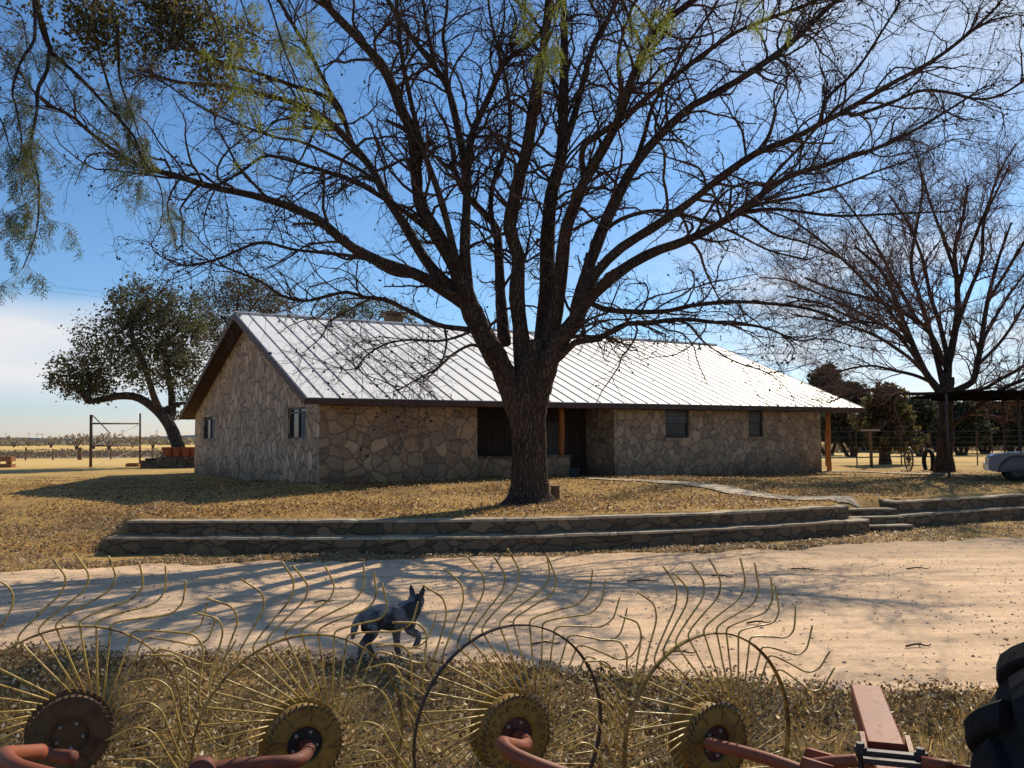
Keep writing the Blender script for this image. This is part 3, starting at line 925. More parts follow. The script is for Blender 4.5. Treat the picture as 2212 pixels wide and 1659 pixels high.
# (w0, w1, depth slope or (d0, d1), points)
BIG = [
    (62, 26, (-.0, -.9), [(1132, 905), (1108, 850), (1085, 797), (1039, 714), (1010, 650), (984, 574), (949, 516), (907, 438), (898, 349)]),
    (26, 15, (-.9, -2.6), [(900, 360), (889, 279), (872, 248), (833, 155), (779, 89), (716, 23), (660, -50), (600, -130)]),
    (28, 5, (-.3, -5.0), [(1012, 665), (973, 636), (910, 597), (825, 566), (755, 531), (678, 469), (566, 427), (462, 405), (388, 382), (310, 361), (248, 326), (186, 279), (147, 244), (97, 229)]),
    (26, 9, (-.5, 4.0), [(985, 625), (957, 606), (918, 560), (876, 489), (833, 423), (806, 369), (755, 306), (691, 248), (605, 213), (485, 186), (388, 178), (300, 150)]),
    (14, 8, (1.8, 1.0), [(760, 310), (737, 240), (716, 205), (694, 163), (667, 109), (636, 58), (590, -20), (540, -90)]),
    (12, 5, (1.6, -1.0), [(745, 265), (710, 213), (636, 186), (559, 159), (458, 128), (388, 74), (320, 10), (260, -50)]),
    (14, 5, (-.6, -3.5), [(949, 516), (887, 466), (821, 423), (755, 388), (660, 357), (594, 338), (563, 340), (524, 369), (470, 402)]),
    (10, 4, (1.0, 3.5), [(815, 395), (768, 361), (679, 318), (640, 303), (590, 295), (466, 248), (388, 202), (320, 150)]),
    (13, 4, (-.4, -4.5), [(1040, 718), (1008, 711), (947, 702), (877, 668), (831, 647), (785, 642), (745, 631), (660, 650), (608, 638), (569, 611), (538, 597), (480, 575)]),
    (7, 3, (-.6, -3.6), [(1030, 705), (1008, 720), (953, 736), (890, 734), (837, 742), (794, 766), (768, 798)]),
    (8, 3, (-.5, -3.2), [(1060, 765), (1021, 745), (978, 766), (947, 794), (898, 821), (858, 845)]),
    (6, 3, (-1.2, -2.4), [(960, 703), (964, 745), (950, 790), (925, 815)]),
    (9, 4, (-1.5, -4.5), [(910, 597), (850, 592), (790, 560), (720, 548), (640, 540), (560, 525), (470, 560), (400, 575)]),
    (30, 14, (.3, 1.5), [(1090, 745), (1085, 690), (1081, 636), (1077, 543), (1070, 489), (1027, 442), (1000, 410), (975, 350)]),
    (26, 10, (-.7, .6), [(1014, 650), (1008, 600), (1004, 543), (1007, 466), (1010, 388), (1012, 330), (1027, 272), (1058, 206), (1089, 136), (1125, 110), (1163, 78), (1200, 20), (1230, -40)]),
    (19, 12, (0, 1.8), [(1010, 385), (988, 272), (965, 186), (926, 128), (879, 66), (845, 12), (805, -60)]),
    (16, 8, (-.8, -2.0), [(990, 580), (965, 477), (945, 410), (920, 340), (900, 270), (887, 217), (867, 116), (856, 0), (850, -80)]),
    (11, 7, (.6, 2.2), [(972, 200), (965, 167), (963, 116), (957, 78), (965, 23), (968, -60)]),
    (10, 6, (.8, -.6), [(950, 165), (945, 155), (930, 100), (922, 58), (914, 0), (905, -70)]),
    (40, 17, (.1, -1.6), [(1130, 800), (1125, 720), (1116, 636), (1120, 555), (1101, 500), (1108, 446), (1124, 376), (1139, 322), (1151, 240), (1166, 155), (1178, 78), (1186, 0), (1192, -90)]),
    (9, 4, (.0, .3), [(1128, 575), (1136, 551), (1142, 520), (1147, 498)]),
    (48, 17, (.4, 2.4), [(1160, 810), (1172, 740), (1182, 636), (1182, 543), (1186, 466), (1194, 407), (1213, 338), (1217, 233), (1219, 116), (1217, 0), (1212, -90)]),
    (19, 12, (1.4, 3.6), [(1213, 330), (1240, 252), (1260, 175), (1283, 97), (1314, 39), (1333, 0), (1365, -80)]),
    (36, 13, (.1, -2.2), [(1178, 765), (1198, 690), (1209, 620), (1221, 504), (1240, 446), (1264, 388), (1291, 341), (1330, 272), (1357, 194), (1388, 116), (1423, 58), (1473, 19), (1550, -40)]),
    (14, 7, (-.6, -4.2), [(1262, 390), (1256, 330), (1267, 310), (1337, 260), (1454, 167), (1576, 78), (1658, 41), (1747, 8), (1830, -40)]),
    (62, 34, (.0, -.5), [(1150, 880), (1172, 815), (1198, 751), (1244, 690), (1262, 650)]),
    (32, 11, (-.5, 2.5), [(1244, 695), (1256, 630), (1298, 504), (1337, 419), (1368, 361), (1415, 303), (1489, 233), (1527, 212), (1617, 159), (1707, 94), (1768, 37), (1850, -40)]),
    (24, 5, (-.5, -4.8), [(1255, 660), (1280, 600), (1337, 539), (1415, 489), (1489, 438), (1551, 388), (1633, 331), (1707, 302), (1768, 270), (1837, 233), (1927, 180), (2009, 135), (2091, 74), (2160, 8)]),
    (8, 4, (-2.8, -3.6), [(1768, 270), (1788, 212), (1825, 176), (1862, 135), (1907, 65), (1945, 5)]),
    (8, 4, (-3.2, -5.5), [(1830, 240), (1846, 249), (1927, 221), (1989, 196), (2050, 200), (2111, 214), (2164, 204), (2225, 165)]),
    (28, 5, (-.5, 3.8), [(1260, 660), (1300, 618), (1357, 574), (1415, 543), (1491, 516), (1584, 466), (1650, 417), (1707, 380), (1788, 355), (1886, 323), (1960, 290), (2050, 237), (2131, 184)]),
    (10, 5, (1.6, .6), [(1640, 425), (1670, 380), (1723, 323), (1756, 286), (1800, 240)]),
    (10, 4, (1.6, 4.4), [(1600, 455), (1641, 441), (1723, 425), (1805, 404), (1878, 376), (1968, 343), (2060, 300)]),
    (9, 4, (1.3, -1.5), [(1575, 470), (1621, 455), (1694, 453), (1805, 466), (1927, 462), (2050, 457)]),
    (8, 3, (1.4, 3.0), [(1590, 462), (1621, 470), (1674, 506), (1747, 527), (1825, 564), (1886, 604)]),
    (14, 5, (-.3, -3.4), [(1240, 692), (1260, 653), (1306, 668), (1350, 673), (1434, 673), (1497, 660), (1580, 652), (1664, 656), (1750, 668), (1830, 700)]),
    (18, 4, (-.0, -4.0), [(1165, 810), (1180, 797), (1214, 766), (1244, 739), (1284, 733), (1321, 717), (1355, 699), (1392, 698), (1476, 690), (1559, 698), (1643, 706), (1720, 735)]),
    (5, 2, (-2.0, -3.0), [(1460, 692), (1488, 702), (1522, 740), (1580, 777), (1664, 807)]),
    (11, 5, (-.2, 3.0), [(1300, 500), (1350, 470), (1420, 455), (1500, 470), (1580, 500), (1660, 540), (1740, 560)]),
    (12, 6, (.8, 4.0), [(1370, 358), (1390, 300), (1410, 230), (1450, 160), (1490, 90), (1540, 20), (1580, -50)]),
    (10, 5, (-1.4, -3.5), [(1330, 272), (1340, 200), (1335, 130), (1350, 60), (1380, -20)]),
    (14, 7, (.3, 4.2), [(1075, 530), (1060, 450), (1070, 380), (1100, 300), (1098, 200), (1080, 120), (1060, 40), (1050, -50)]),
]
BP, BR = trace(BIG, TY, 1140, 0, 30)
trunk_base = pz(1143, 1084, 0.62)
tree = thing('bare_tree', 'huge bare shade tree with a thick forked trunk and wide spreading limbs before the house', 'tree', tuple(trunk_base))
m = MB()
# trunk with flare and lobed section
zs = np.array([(1143, 1093, 1.50), (1142, 1082, 1.22), (1142, 1065, .98), (1142, 1035, .88), (1142, 990, .83), (1142, 950, .82), (1138, 900, .90), (1140, 860, .98), (1143, 820, .86), (1150, 770, .62), (1155, 735, .42)])
k = 28
q = smooth_path(np.array([pt(x, y, TY) for x, y, _ in zs]), 40)
rr = np.interp(np.linspace(0, 1, 40), np.linspace(0, 1, len(zs)), zs[:, 2] / 2)
aa = np.arange(k) * 2 * math.pi / k
V = []
for j in range(40):
    f = 1 - j / 39
    lob = 1 + .10 * (f ** 3) * np.cos(5 * aa + 1.0) + .05 * np.cos(3 * aa + .4 + j * .02) + .02 * rng.normal(size=k)
    lob *= 1 + (0.30 * f ** 14) * np.maximum(0, -np.cos(aa))       # long root to the left
    V.append(np.column_stack([q[j, 0] + rr[j] * lob * np.cos(aa), q[j, 1] + rr[j] * lob * np.sin(aa), np.full(k, q[j, 2])]))
i = np.arange(40 * k).reshape(40, k)
m.add(np.concatenate(V), np.stack([i[:-1], np.roll(i[:-1], -1, 1), np.roll(i[1:], -1, 1), i[1:]], -1))
for p, r_ in zip(BP, BR):
    m.tube(p, r_ * np.linspace(1, .86, len(r_)) * (1 + .05 * rng.normal(size=len(r_))), 10 if r_[0] > .08 else 7, cap=True)
m.build('trunk', M['bark'], tree, smooth=True)
ctr = trunk_base + np.array([0, 0, 4.5])
seglen = np.sum(np.linalg.norm(np.diff(BP, axis=1), axis=2), axis=1)
nb = np.maximum(2, (seglen * 3.2).astype(int))
c1, r1 = sprout(BP, BR, nb, .22, 1.2, 3.4, (25, 64), .25, .04, 11, .42, .007, .35, .5, ctr, .25, .042)
t1 = sprout(BP[:, -6:], BR[:, -6:], 2, .5, 1.2, 2.6, (8, 30), .20, .08, 11, .8, .007, .3, .2)
c1 = np.concatenate([c1, t1[0]]); r1 = np.concatenate([r1, t1[1]])
c2, r2 = sprout(c1, r1, 8, .12, .45, 1.35, (25, 65), .36, .02, 8, .5, .004, .5, .5, ctr, .12, .016)
c3, r3 = sprout(c2, r2, 3, .2, .16, .55, (25, 70), .42, .03, 5, .6, .0030, .6, .3, None, 0, .01)
m = MB()
m.tubes(c1, r1, 5); m.tubes(c2, r2, 4); m.tubes(c3, r3, 3)
m.build('crown', M['twig'], tree)


def pods(ends, size, keep):
    sel = ends[rng.random(len(ends)) < keep]
    m = MB()
    N = len(sel)
    off = np.repeat(sel, 3, 0) + rng.normal(size=(N * 3, 3)) * size * .7
    s_ = size * (.7 + .6 * rng.random(N * 3))[:, None]
    oct_ = np.array([(1, 0, 0), (-1, 0, 0), (0, 1, 0), (0, -1, 0), (0, 0, 1), (0, 0, -1)], float)
    V = off[:, None] + oct_[None] * s_[:, None]
    fc = np.array([(0, 2, 4), (2, 1, 4), (1, 3, 4), (3, 0, 4), (2, 0, 5), (1, 2, 5), (3, 1, 5), (0, 3, 5)])
    m.add(V.reshape(-1, 3), None, (np.arange(N * 3)[:, None, None] * 6 + fc[None]).reshape(-1, 3))
    return m


pods(c3[:, -1], .020, .12).build('seed_pods', M['pod'], tree, smooth=True)['kind'] = 'stuff'

m = MB(); p = pt(1199, 1068, 21.3); p[2] = float(H(p[0], p[1])) - .02
m.cbox(p, .16, .2, .33, .3)
m.cbox(p + [0, 0, .328], .2, .24, .03, .3)
tag(m.build('wooden_block', M['weathered']), 'small brown wooden block standing at the right foot of the big trunk', 'block')

# ---- smaller bare tree on the right
RY = 34.9
RT = [
    (38, 27, (0, 0), [(2040, 1026), (2040, 990), (2042, 940), (2043, 890), (2045, 850), (2047, 815)]),
    (18, 5, (0, -1.5), [(2036, 862), (2031, 848), (1998, 803), (1973, 748), (1945, 680), (1927, 629), (1899, 580), (1846, 531)]),
    (20, 5, (.2, 1.2), [(2044, 850), (2048, 790), (2061, 727), (2069, 665), (2066, 592), (2062, 540), (2080, 470), (2090, 400)]),
    (16, 4, (.2, -1.2), [(2050, 850), (2080, 836), (2102, 823), (2117, 757), (2127, 686), (2140, 620), (2160, 550), (2185, 480)]),
    (10, 4, (.2, 2.6), [(2060, 850), (2123, 840), (2161, 819), (2212, 790), (2260, 740), (2310, 690)]),
    (14, 5, (.1, -1.6), [(2052, 930), (2061, 915), (2107, 882), (2165, 840), (2230, 812), (2300, 770)]),
    (14, 4, (.1, 2.2), [(2040, 840), (2010, 720), (1985, 640), (1968, 572), (1980, 490), (1993, 408), (1985, 350)]),
    (12, 4, (.1, -2.4), [(2046, 800), (2010, 720), (1975, 690), (1920, 660), (1860, 640), (1800, 625), (1740, 600)]),
    (12, 4, (.1, 2.4), [(2048, 780), (2030, 700), (2010, 640), (1993, 560), (1960, 480), (1920, 420)]),
    (9, 3, (0, 2.0), [(2030, 835), (1980, 812), (1930, 800), (1880, 790), (1820, 800), (1770, 815)]),
    (9, 3, (0, -2.6), [(2004, 812), (1960, 770), (1900, 730), (1840, 705), (1780, 690), (1710, 680)]),
    (11, 4, (.3, -2.0), [(2062, 720), (2090, 640), (2120, 560), (2125, 480), (2150, 420), (2180, 360)]),
    (8, 3, (.3, 2.4), [(2110, 790), (2160, 740), (2200, 680), (2240, 600), (2270, 520)]),
    (8, 3, (-.6, -3.0), [(1972, 745), (1915, 705), (1850, 690), (1770, 655), (1700, 640)]),
    (9, 3, (.2, 2.4), [(1998, 803), (1940, 725), (1865, 680), (1780, 640), (1700, 605), (1640, 600)]),
    (10, 3, (.2, -1.8), [(1975, 750), (1905, 650), (1830, 570), (1760, 510), (1700, 470), (1650, 455)]),
    (10, 3, (.0, 2.8), [(1985, 700), (1930, 600), (1880, 510), (1830, 440), (1790, 390)]),
    (9, 3, (.3, 2.5), [(2066, 600), (2040, 520), (2010, 440), (1990, 370), (1975, 320)]),
    (9, 3, (.4, -2.5), [(2064, 640), (2095, 540), (2135, 440), (2160, 370), (2195, 310)]),
    (9, 3, (.3, 2.0), [(2120, 740), (2165, 660), (2215, 590), (2270, 540)]),
    (8, 3, (.3, -2.0), [(2135, 650), (2190, 560), (2240, 480), (2290, 420)]),
    (8, 3, (.0, -2.0), [(2025, 850), (1960, 850), (1900, 840), (1840, 850), (1790, 870)]),
    (8, 3, (.2, 2.6), [(2110, 878), (2160, 870), (2220, 868), (2290, 880)]),
]
P, Q = trace(RT, RY, 2040, 0, 22, seed=8)
base = pz(2040, 1022, .67)
rt = thing('bare_tree', 'smaller bare tree with a fanned crown beside the carport on the right', 'tree', tuple(base))
Q[0, :5] *= np.array([1.45, 1.25, 1.12, 1.05, 1.0])
m = MB()
for p, r_ in zip(P, Q): m.tube(p, r_ * (1 + .04 * rng.normal(size=len(r_))), 9, cap=True)
m.build('trunk', M['bark'], rt, smooth=True)
PP, QQ = P[1:], Q[1:]
ctr2 = base + np.array([0, 0, 3.5])
sl_ = np.sum(np.linalg.norm(np.diff(PP, axis=1), axis=2), axis=1)
c1, r1 = sprout(PP, QQ, np.maximum(3, (sl_ * 3.0).astype(int)), .12, 1.3, 3.3, (25, 60), .20, .06, 9, .42, .0085, .35, .5, ctr2, .4, .04)
c2, r2 = sprout(c1, r1, 10, .1, .5, 1.5, (20, 60), .28, .04, 6, .55, .0062, .5, .5, ctr2, .25, .02)
c3, r3 = sprout(c2, r2, 4, .15, .2, .6, (20, 60), .22, .1, 4, .6, .005, .6, .3, None, 0, .01)
m = MB(); m.tubes(c1, r1, 4); m.tubes(c2, r2, 3); m.tubes(c3, r3, 3)
m.build('crown', M['twig_red'], rt)


# ---- leafy trees
def leaf_cloud(m, centers, size, cols, jit=.35, aspect=.5, droop=0.0):
    """little leaf quads at the given points"""
    N = len(centers)
    u = unit(rng.normal(size=(N, 3))); v = rng.normal(size=(N, 3)); v = unit(v - u * np.sum(u * v, 1, keepdims=True))
    s_ = (size * (1 - jit + 2 * jit * rng.random(N)))[:, None]
    n_ = np.cross(u, v) * s_ * .18
    V = np.stack([centers - u * s_, centers + v * s_ * aspect + n_, centers + u * s_, centers - v * s_ * aspect + n_], 1)
    ci = rng.integers(0, len(cols), N)
    c = np.array(cols)[ci] * (.7 + .6 * rng.random(N))[:, None]
    m.add(V.reshape(-1, 3), np.arange(N * 4).reshape(N, 4), col=np.repeat(c, 4, 0))


def blob_tree(name, label, cat, base, trunk_lines, blobs, dens, leaf, cols, group=None, barkm='bark_grey', hole=.5, twigs=True):
    """trunk_lines: list of (r0, r1, pts) world; blobs: (centre, rx, ry, rz)"""
    t = thing(name, label, cat, tuple(base), group)
    m = MB()
    for r0, r1, pts in trunk_lines:
        p = smooth_path(np.array(pts), 12)
        m.tube(p, np.linspace(r0, r1, 12) * (1 + .05 * rng.normal(size=12)), 8, cap=True)
    # sub limbs from the end of trunk lines into the blobs
    ends = [np.array(l[2][-1]) for l in trunk_lines]
    for c, rx, ry, rz in blobs:
        c = np.array(c); e = min(ends, key=lambda k_: np.linalg.norm(k_ - c))
        mid = (e + c) / 2 + rng.normal(size=3) * .2
        m.tube(smooth_path([e, mid, c], 8), np.linspace(trunk_lines[0][1] * .55, .03, 8), 6)
    m.build('trunk', M[barkm], t, smooth=True)
    m = MB()
    for c, rx, ry, rz in blobs:
        nc = max(5, int(dens * rx * rz / 14))
        d = unit(rng.normal(size=(nc, 3)))
        rad = .35 + .65 * rng.random(nc) ** .5
        cc = np.array(c) + d * rad[:, None] * np.array([rx, ry, rz])
        cs = (.12 + .34 * rng.random(nc)) * (rx * ry * rz) ** (1 / 3) * .75
        per = 14
        pts = np.repeat(cc, per, 0) + rng.normal(size=(nc * per, 3)) * np.repeat(cs, per)[:, None] * .6
        leaf_cloud(m, pts, leaf, cols)
        if twigs:
            nt = nc // 2
            o = np.array(c) + d[:nt] * (rad[:nt] * .3)[:, None] * np.array([rx, ry, rz])
            e = np.array(c) + d[:nt] * (rad[:nt] * 1.12)[:, None] * np.array([rx, ry, rz])
            md = (o + e) / 2 + rng.normal(size=(nt, 3)) * .12
            m.tubes(np.stack([o, md, e], 1), np.tile([.02, .012, .005], (nt, 1)), 3, col=(.05, .035, .025))
    m.build('crown', M['leaf'], t, vcol=True)
    return t


OAK = [(.085, .095, .04), (.13, .13, .055), (.055, .065, .03), (.17, .155, .075), (.11, .095, .05)]
# live oak on the left (trunk leaning)
Y = 50.0
k = lambda x, y, d=0.0: pt(x, y, Y + d)
blob_tree('oak_tree', 'leaning live oak rising from the planter left of the house', 'tree', pt(389, 985, Y),
          [(.42, .33, [k(392, 990), k(385, 965), k(372, 930), k(358, 905), k(345, 890)]),
           (.30, .16, [k(352, 898), k(325, 875), k(295, 858), k(262, 855), k(225, 862, -.6), k(190, 868, -1)]),
           (.26, .15, [k(366, 915), k(372, 885, .5), k(370, 850, 1), k(362, 800, 1.2), k(350, 745, 1)]),
           (.22, .12, [k(345, 890), k(330, 850, -.8), k(315, 800, -1.5), k(290, 740, -1.6), k(280, 690, -1)])],
          [(k(180, 800), 2.1, 2.2, 1.3), (k(150, 820, -.5), 1.5, 1.6, .9), (k(235, 790, 1), 2.2, 2.6, 1.6), (k(240, 730, -1), 2.0, 2.2, 1.5), (k(300, 690), 2.0, 2.4, 1.7),
           (k(330, 640, .6), 1.8, 2.0, 1.1), (k(285, 655, -1), 1.5, 1.7, 1.0), (k(360, 720, 1), 2.0, 2.6, 1.8), (k(330, 790, -1), 2.0, 2.2, 1.6), (k(390, 800, .5), 1.6, 2.2, 1.5),
           (k(400, 680, 1.5), 1.8, 2.2, 1.6), (k(195, 845, -.6), 1.6, 1.5, .7), (k(415, 870, 1.5), 1.0, 1.2, .8), (k(370, 890, 1.5), .7, .8, .5), (k(410, 745), 1.3, 2.0, 1.6)],
          560, .10, OAK)
Y = 56.0
blob_tree('oak_tree', 'twiggy oak whose brown crown shows behind the gable peak', 'tree', (k(500, 990)[0], Y, .5),
          [(.35, .22, [(k(500, 990)[0], Y, .5), k(500, 900), k(505, 800), k(510, 730)])],
          [(k(470, 680), 2.2, 2.2, 2.0), (k(520, 650), 2.4, 2.2, 1.8), (k(565, 640, .5), 2.0, 2.0, 1.4), (k(600, 665), 1.6, 2.0, 1.0), (k(450, 740), 1.6, 2, 1.8), (k(520, 615, 1), 1.3, 1.3, .8)],
          520, .085, [(.13, .115, .06), (.16, .125, .07), (.09, .085, .05)])
Y = 60.0
blob_tree('oak_tree', 'olive green oak crown peeping over the ridge beside the chimney', 'tree', (k(770, 990)[0], Y, .5),
          [(.35, .22, [(k(770, 990)[0], Y, .5), k(768, 900), k(766, 800), k(766, 730)])],
          [(k(720, 672), 2.0, 2.2, 1.0), (k(770, 665), 2.2, 2.2, 1.0), (k(830, 668), 1.8, 2.2, .8), (k(870, 685), 1.4, 2, .6)],
          600, .085, [(.09, .10, .035), (.07, .075, .03), (.12, .11, .05)])

# row of dark trees on the right
CED = [(.04, .05, .026), (.065, .07, .035), (.03, .038, .024), (.09, .085, .04)]
BRZ = [(.12, .11, .04), (.08, .085, .035), (.19, .14, .05), (.06, .065, .03)]
specs = [  # x, base y, Y, top y, half width px, palette, label
    (1912, 1003, 45, 842, 66, BRZ, 'bronze tinged tree with a thick trunk between the corner post and the bare tree'),
    (1840, 990, 66, 836, 60, CED, 'dark tree just right of the house corner'),
    (1790, 988, 74, 800, 48, CED, 'tall dark tree behind the right roof corner, its top above the eave'),
    (1990, 986, 66, 866, 58, CED, 'dark tree just left of the bare tree trunk'),
    (2078, 985, 68, 872, 52, CED, 'dark tree between the bare tree and the carport post'),
    (2128, 983, 76, 864, 52, CED, 'dark tree with a forked trunk under the carport roof'),
    (2190, 983, 72, 862, 60, CED, 'dark tree at the right edge behind the carport post'),
    (1950, 985, 84, 868, 62, CED, 'dark tree farther back between the bronze tree and the bare tree'),
    (1875, 984, 90, 866, 60, CED, 'dark tree in the far row behind the clothesline post'),
    (2030, 984, 88, 872, 56, CED, 'dark tree in the far row hidden behind the bare trunk'),
    (2150, 982, 95, 876, 60, CED, 'dark tree in the far row seen above the truck'),
]
for x, by, Y, ty, hw, cols, lab in specs:
    b = pt(x, by, Y); b[2] = float(H(b[0], b[1])) - .05
    zc0 = pt(x, by - (by - ty) * .27, Y)[2]; zt = pt(x, ty, Y)[2]; w = hw / F * Y
    tl = []
    for j in range(3 if Y > 50 else 1):
        dxx = (j - 1) * 1.0 * (Y > 50) + rng.normal() * .12
        tl.append((.17 if Y > 50 else .36, .12 if Y > 50 else .2, [b + [dxx * .25, 0, 0], b + [dxx * .6, .1, .8], b + [dxx * 1.0, .1, 1.6], (b[0] + dxx * 1.3, b[1], zc0 + .6)]))
    bl = []
    for j in range(18):
        f = (j % 6) / 5
        zz = zc0 + (zt - zc0) * (.08 + .80 * f)
        ww = w * (.68 - .34 * abs(f - .35))
        bl.append(((b[0] + (rng.random() * 2 - 1) * w * .72 * (1.15 - f), b[1] + rng.normal() * w * .35, zz), ww, ww, (zt - zc0) * .20))
    blob_tree('cedar_tree' if cols is CED else 'oak_tree', lab, 'tree', b, tl, bl, 1300 if Y < 50 else 900, .13 if Y < 50 else .17, cols, 'row of dark trees behind the wire fence', twigs=False)

# mesquites, scrub on the left plain
MESQ = [(.34, .28, .19), (.26, .22, .16), (.40, .33, .21)]
ms = [(165, 973, 170, 934, 34, 'rounded pale mesquite on the plain, left of the pipe gate'), (235, 975, 160, 934, 40, 'wide mesquite on the plain seen just left of the gate post'),
      (110, 968, 230, 942, 26, 'small grey mesquite at the far left of the plain'), (202, 974, 180, 950, 18, 'low mesquite bush between the two larger mesquites'),
      (286, 967, 220, 940, 24, 'mesquite seen through the pipe gate'), (480 - 150, 970, 190, 938, 20, 'reddish mesquite framed between the gate and the oak trunk'), (30, 966, 260, 946, 24, 'grey mesquite at the left edge of the plain')]
for x, by, Y, ty, hw, lab in ms:
    b = pt(x, by, Y); b[2] = float(H(b[0], b[1])) - .1
    zt = max(pt(x, ty, Y)[2] * .92, b[2] + 2.6); w = hw / F * Y
    tl = [(.16, .08, [b, b + [s_ * .4, 0, .9], b + [s_ * 1.0, 0, 1.7]]) for s_ in (-.8, .1, .9)]
    bl = [((b[0] + (j - 2) * w * .38, b[1] + rng.normal(), b[2] + 2.0 + (zt - b[2] - 2) * (.75 - .13 * abs(j - 2))), w * .42, w * .42, (zt - b[2]) * .16) for j in range(5)]
    blob_tree('mesquite_tree', lab, 'tree', b, tl, bl, 70, .15, MESQ, 'mesquite trees on the left plain')
m = MB()
N = 26000
yy = 330 + 500 * rng.random(N); xx = (rng.random(N) * 1.5 - .75) * yy
hgt = (1.0 + 3.6 * vnoise(xx / 25, yy / 60, 9) ** 1.6) * rng.random(N) ** .7
leaf_cloud(m, np.column_stack([xx, yy, .3 + hgt]), 1.1, [(.27, .24, .18), (.33, .28, .20), (.22, .21, .17)], .4, .6)
struct(m.build('far_scrub', M['scrub'], vcol=True, origin=(0, 400, 0)), 'far band of grey brown brush along the horizon', 'stuff')
m = MB()
N = 42000
yy = 84 + 42 * rng.random(N); xx = -70 + 150 * rng.random(N)
hgt = rng.random(N) ** 1.3 * (.15 + .75 * vnoise(xx / 3, yy / 5, 12))
leaf_cloud(m, np.column_stack([xx, yy, .48 + hgt]), .17, [(.22, .165, .125), (.27, .21, .15), (.17, .135, .11), (.36, .27, .15)], .4, .35)
struct(m.build('weed_strip', M['scrub'], vcol=True, origin=(0, 100, 0)), 'strip of grey dried weeds behind the mown grass', 'stuff')

# ------------------------------------------------------------------ left background objects


def gz(p): return float(H(p[0], p[1]))


def on_ground(x, Y): p = pt(x, 960, Y); p[2] = gz(p); return p


a, b = on_ground(197, 51.0), on_ground(303, 55.0)
gt = thing('pipe_gate', 'tall rusty pipe gate frame with two rails and a slack brace, standing in the grass', 'gate frame', tuple(a))
ta, tb = pt(197, 896, 51), pt(303, 893, 55)
for p, q_, r_ in ((a, ta, .085), (b, tb, .06)):
    m = MB(); m.tube([p - ez * .1, q_], r_, 10, cap=True); m.build('post', M['pipe'], gt, smooth=True)
for y0, y1 in ((915, 915), (963, 962.5)):
    m = MB(); m.tube([pt(198, y0, 51), pt(303, y1, 55)], .05, 8); m.build('rail', M['pipe'], gt, smooth=True)
m = MB(); m.tube([pt(200, 897, 51), pt(238, 936, 51.6)], .035, 6); m.build('brace', M['wire'], gt)
m = MB(); m.tube([pt(201, 964, 51), pt(300, 918, 55)], .014, 4); m.tube([pt(201, 1008, 51), pt(300, 968, 55)], .014, 4); m.tube([pt(253, 964, 53), pt(262, 980, 53.2)], .02, 4); m.build('cable', M['wire'], gt)

c = on_ground(362, 49.0)
pl = thing('stone_planter', 'low stone block planter in shade around the foot of the leaning oak', 'planter', tuple(c))
m = MB()
x0, x1 = pt(306, 1000, 48.5)[0], pt(432, 1000, 48.5)[0]
for row in range(4):
    off = 0 if row < 3 else .9
    xx = x0 + off - .25 * (row == 0)
    while xx < x1:
        w = .34 + .2 * rng.random()
        m.box((xx, 48.3 + rng.normal() * .03, .52 + row * .2), (w - .015, 0, 0), (0, .35, 0), (0, 0, .19))
        xx += w
for k_ in range(5):
    m.box((x0 - .1, 48.7 + k_ * .5, .5), (.3, 0, 0), (0, .48, 0), (0, 0, .55))
m.build('block_wall', M['wall_stone'], pl)
m = MB(); m.box((x0 + .1, 48.7, .5), (x1 - x0, 0, 0), (0, 2.4, 0), (0, 0, .72)); m.build('soil', M['dark_wood'], pl)
m = MB()
pp = np.column_stack([x0 + .8 + (x1 - x0 - .8) * rng.random(900), 48.6 + 1.5 * rng.random(900), 1.15 + .45 * rng.random(900) ** 2])
leaf_cloud(m, pp, .07, [(.05, .05, .02), (.09, .06, .03)]); m.build('plants', M['leaf'], pl, vcol=True)['kind'] = 'stuff'
for j, (x, r_, lab) in enumerate([(356, .36, 'leftmost terracotta pot on the planter, just left of the oak trunk'), (376, .30, 'small terracotta pot on the planter right in front of the oak trunk'), (396, .34, 'terracotta pot on the planter right of the oak trunk'), (415, .33, 'terracotta pot on the planter against the house wall')]):
    p = pt(x, 985, 48.0); p[2] = 1.32 if j else 1.33
    p[1] = 48.47
    m = MB(); m.lathe([(.01, 0), (r_ * .62, 0), (r_ * .9, .42), (r_, .42), (r_, .52), (r_ * .86, .52), (r_ * .8, .42), (.01, .42)], p, ez, 20)
    tag(m.build('flower_pot', M['terracotta'], smooth=False), lab, 'flower pot', 'terracotta pots on the planter')
m = MB(); p = on_ground(288, 51.5); m.cbox(p, .75, .3, .18, .05); m.cbox(p + [0.05, 0, .18], .68, .28, .03, .1)
tag(m.build('wooden_plank', M['brick']), 'short reddish plank lying at the foot of the right gate post', 'plank')
for j, (zz, lab) in enumerate([(0.0, 'lower reddish block of the pair at the left edge of the grass'), (.36, 'upper reddish block resting above the other at the left edge')]):
    p = on_ground(8, 52.0); m = MB()
    m.cbox(p + [0, 0, zz], 1.25, .5, .2, .04)
    m.cbox(p + [-.35, 0, zz + .2], .12, .45, .16, .04); m.cbox(p + [.35, 0, zz + .2], .12, .45, .16, .04) if j == 0 else m.cbox(p + [0, 0, zz + .2], 1.1, .4, .08, .04)
    tag(m.build('landscape_block', M['brick']), lab, 'block', 'pair of blocks at the left edge')
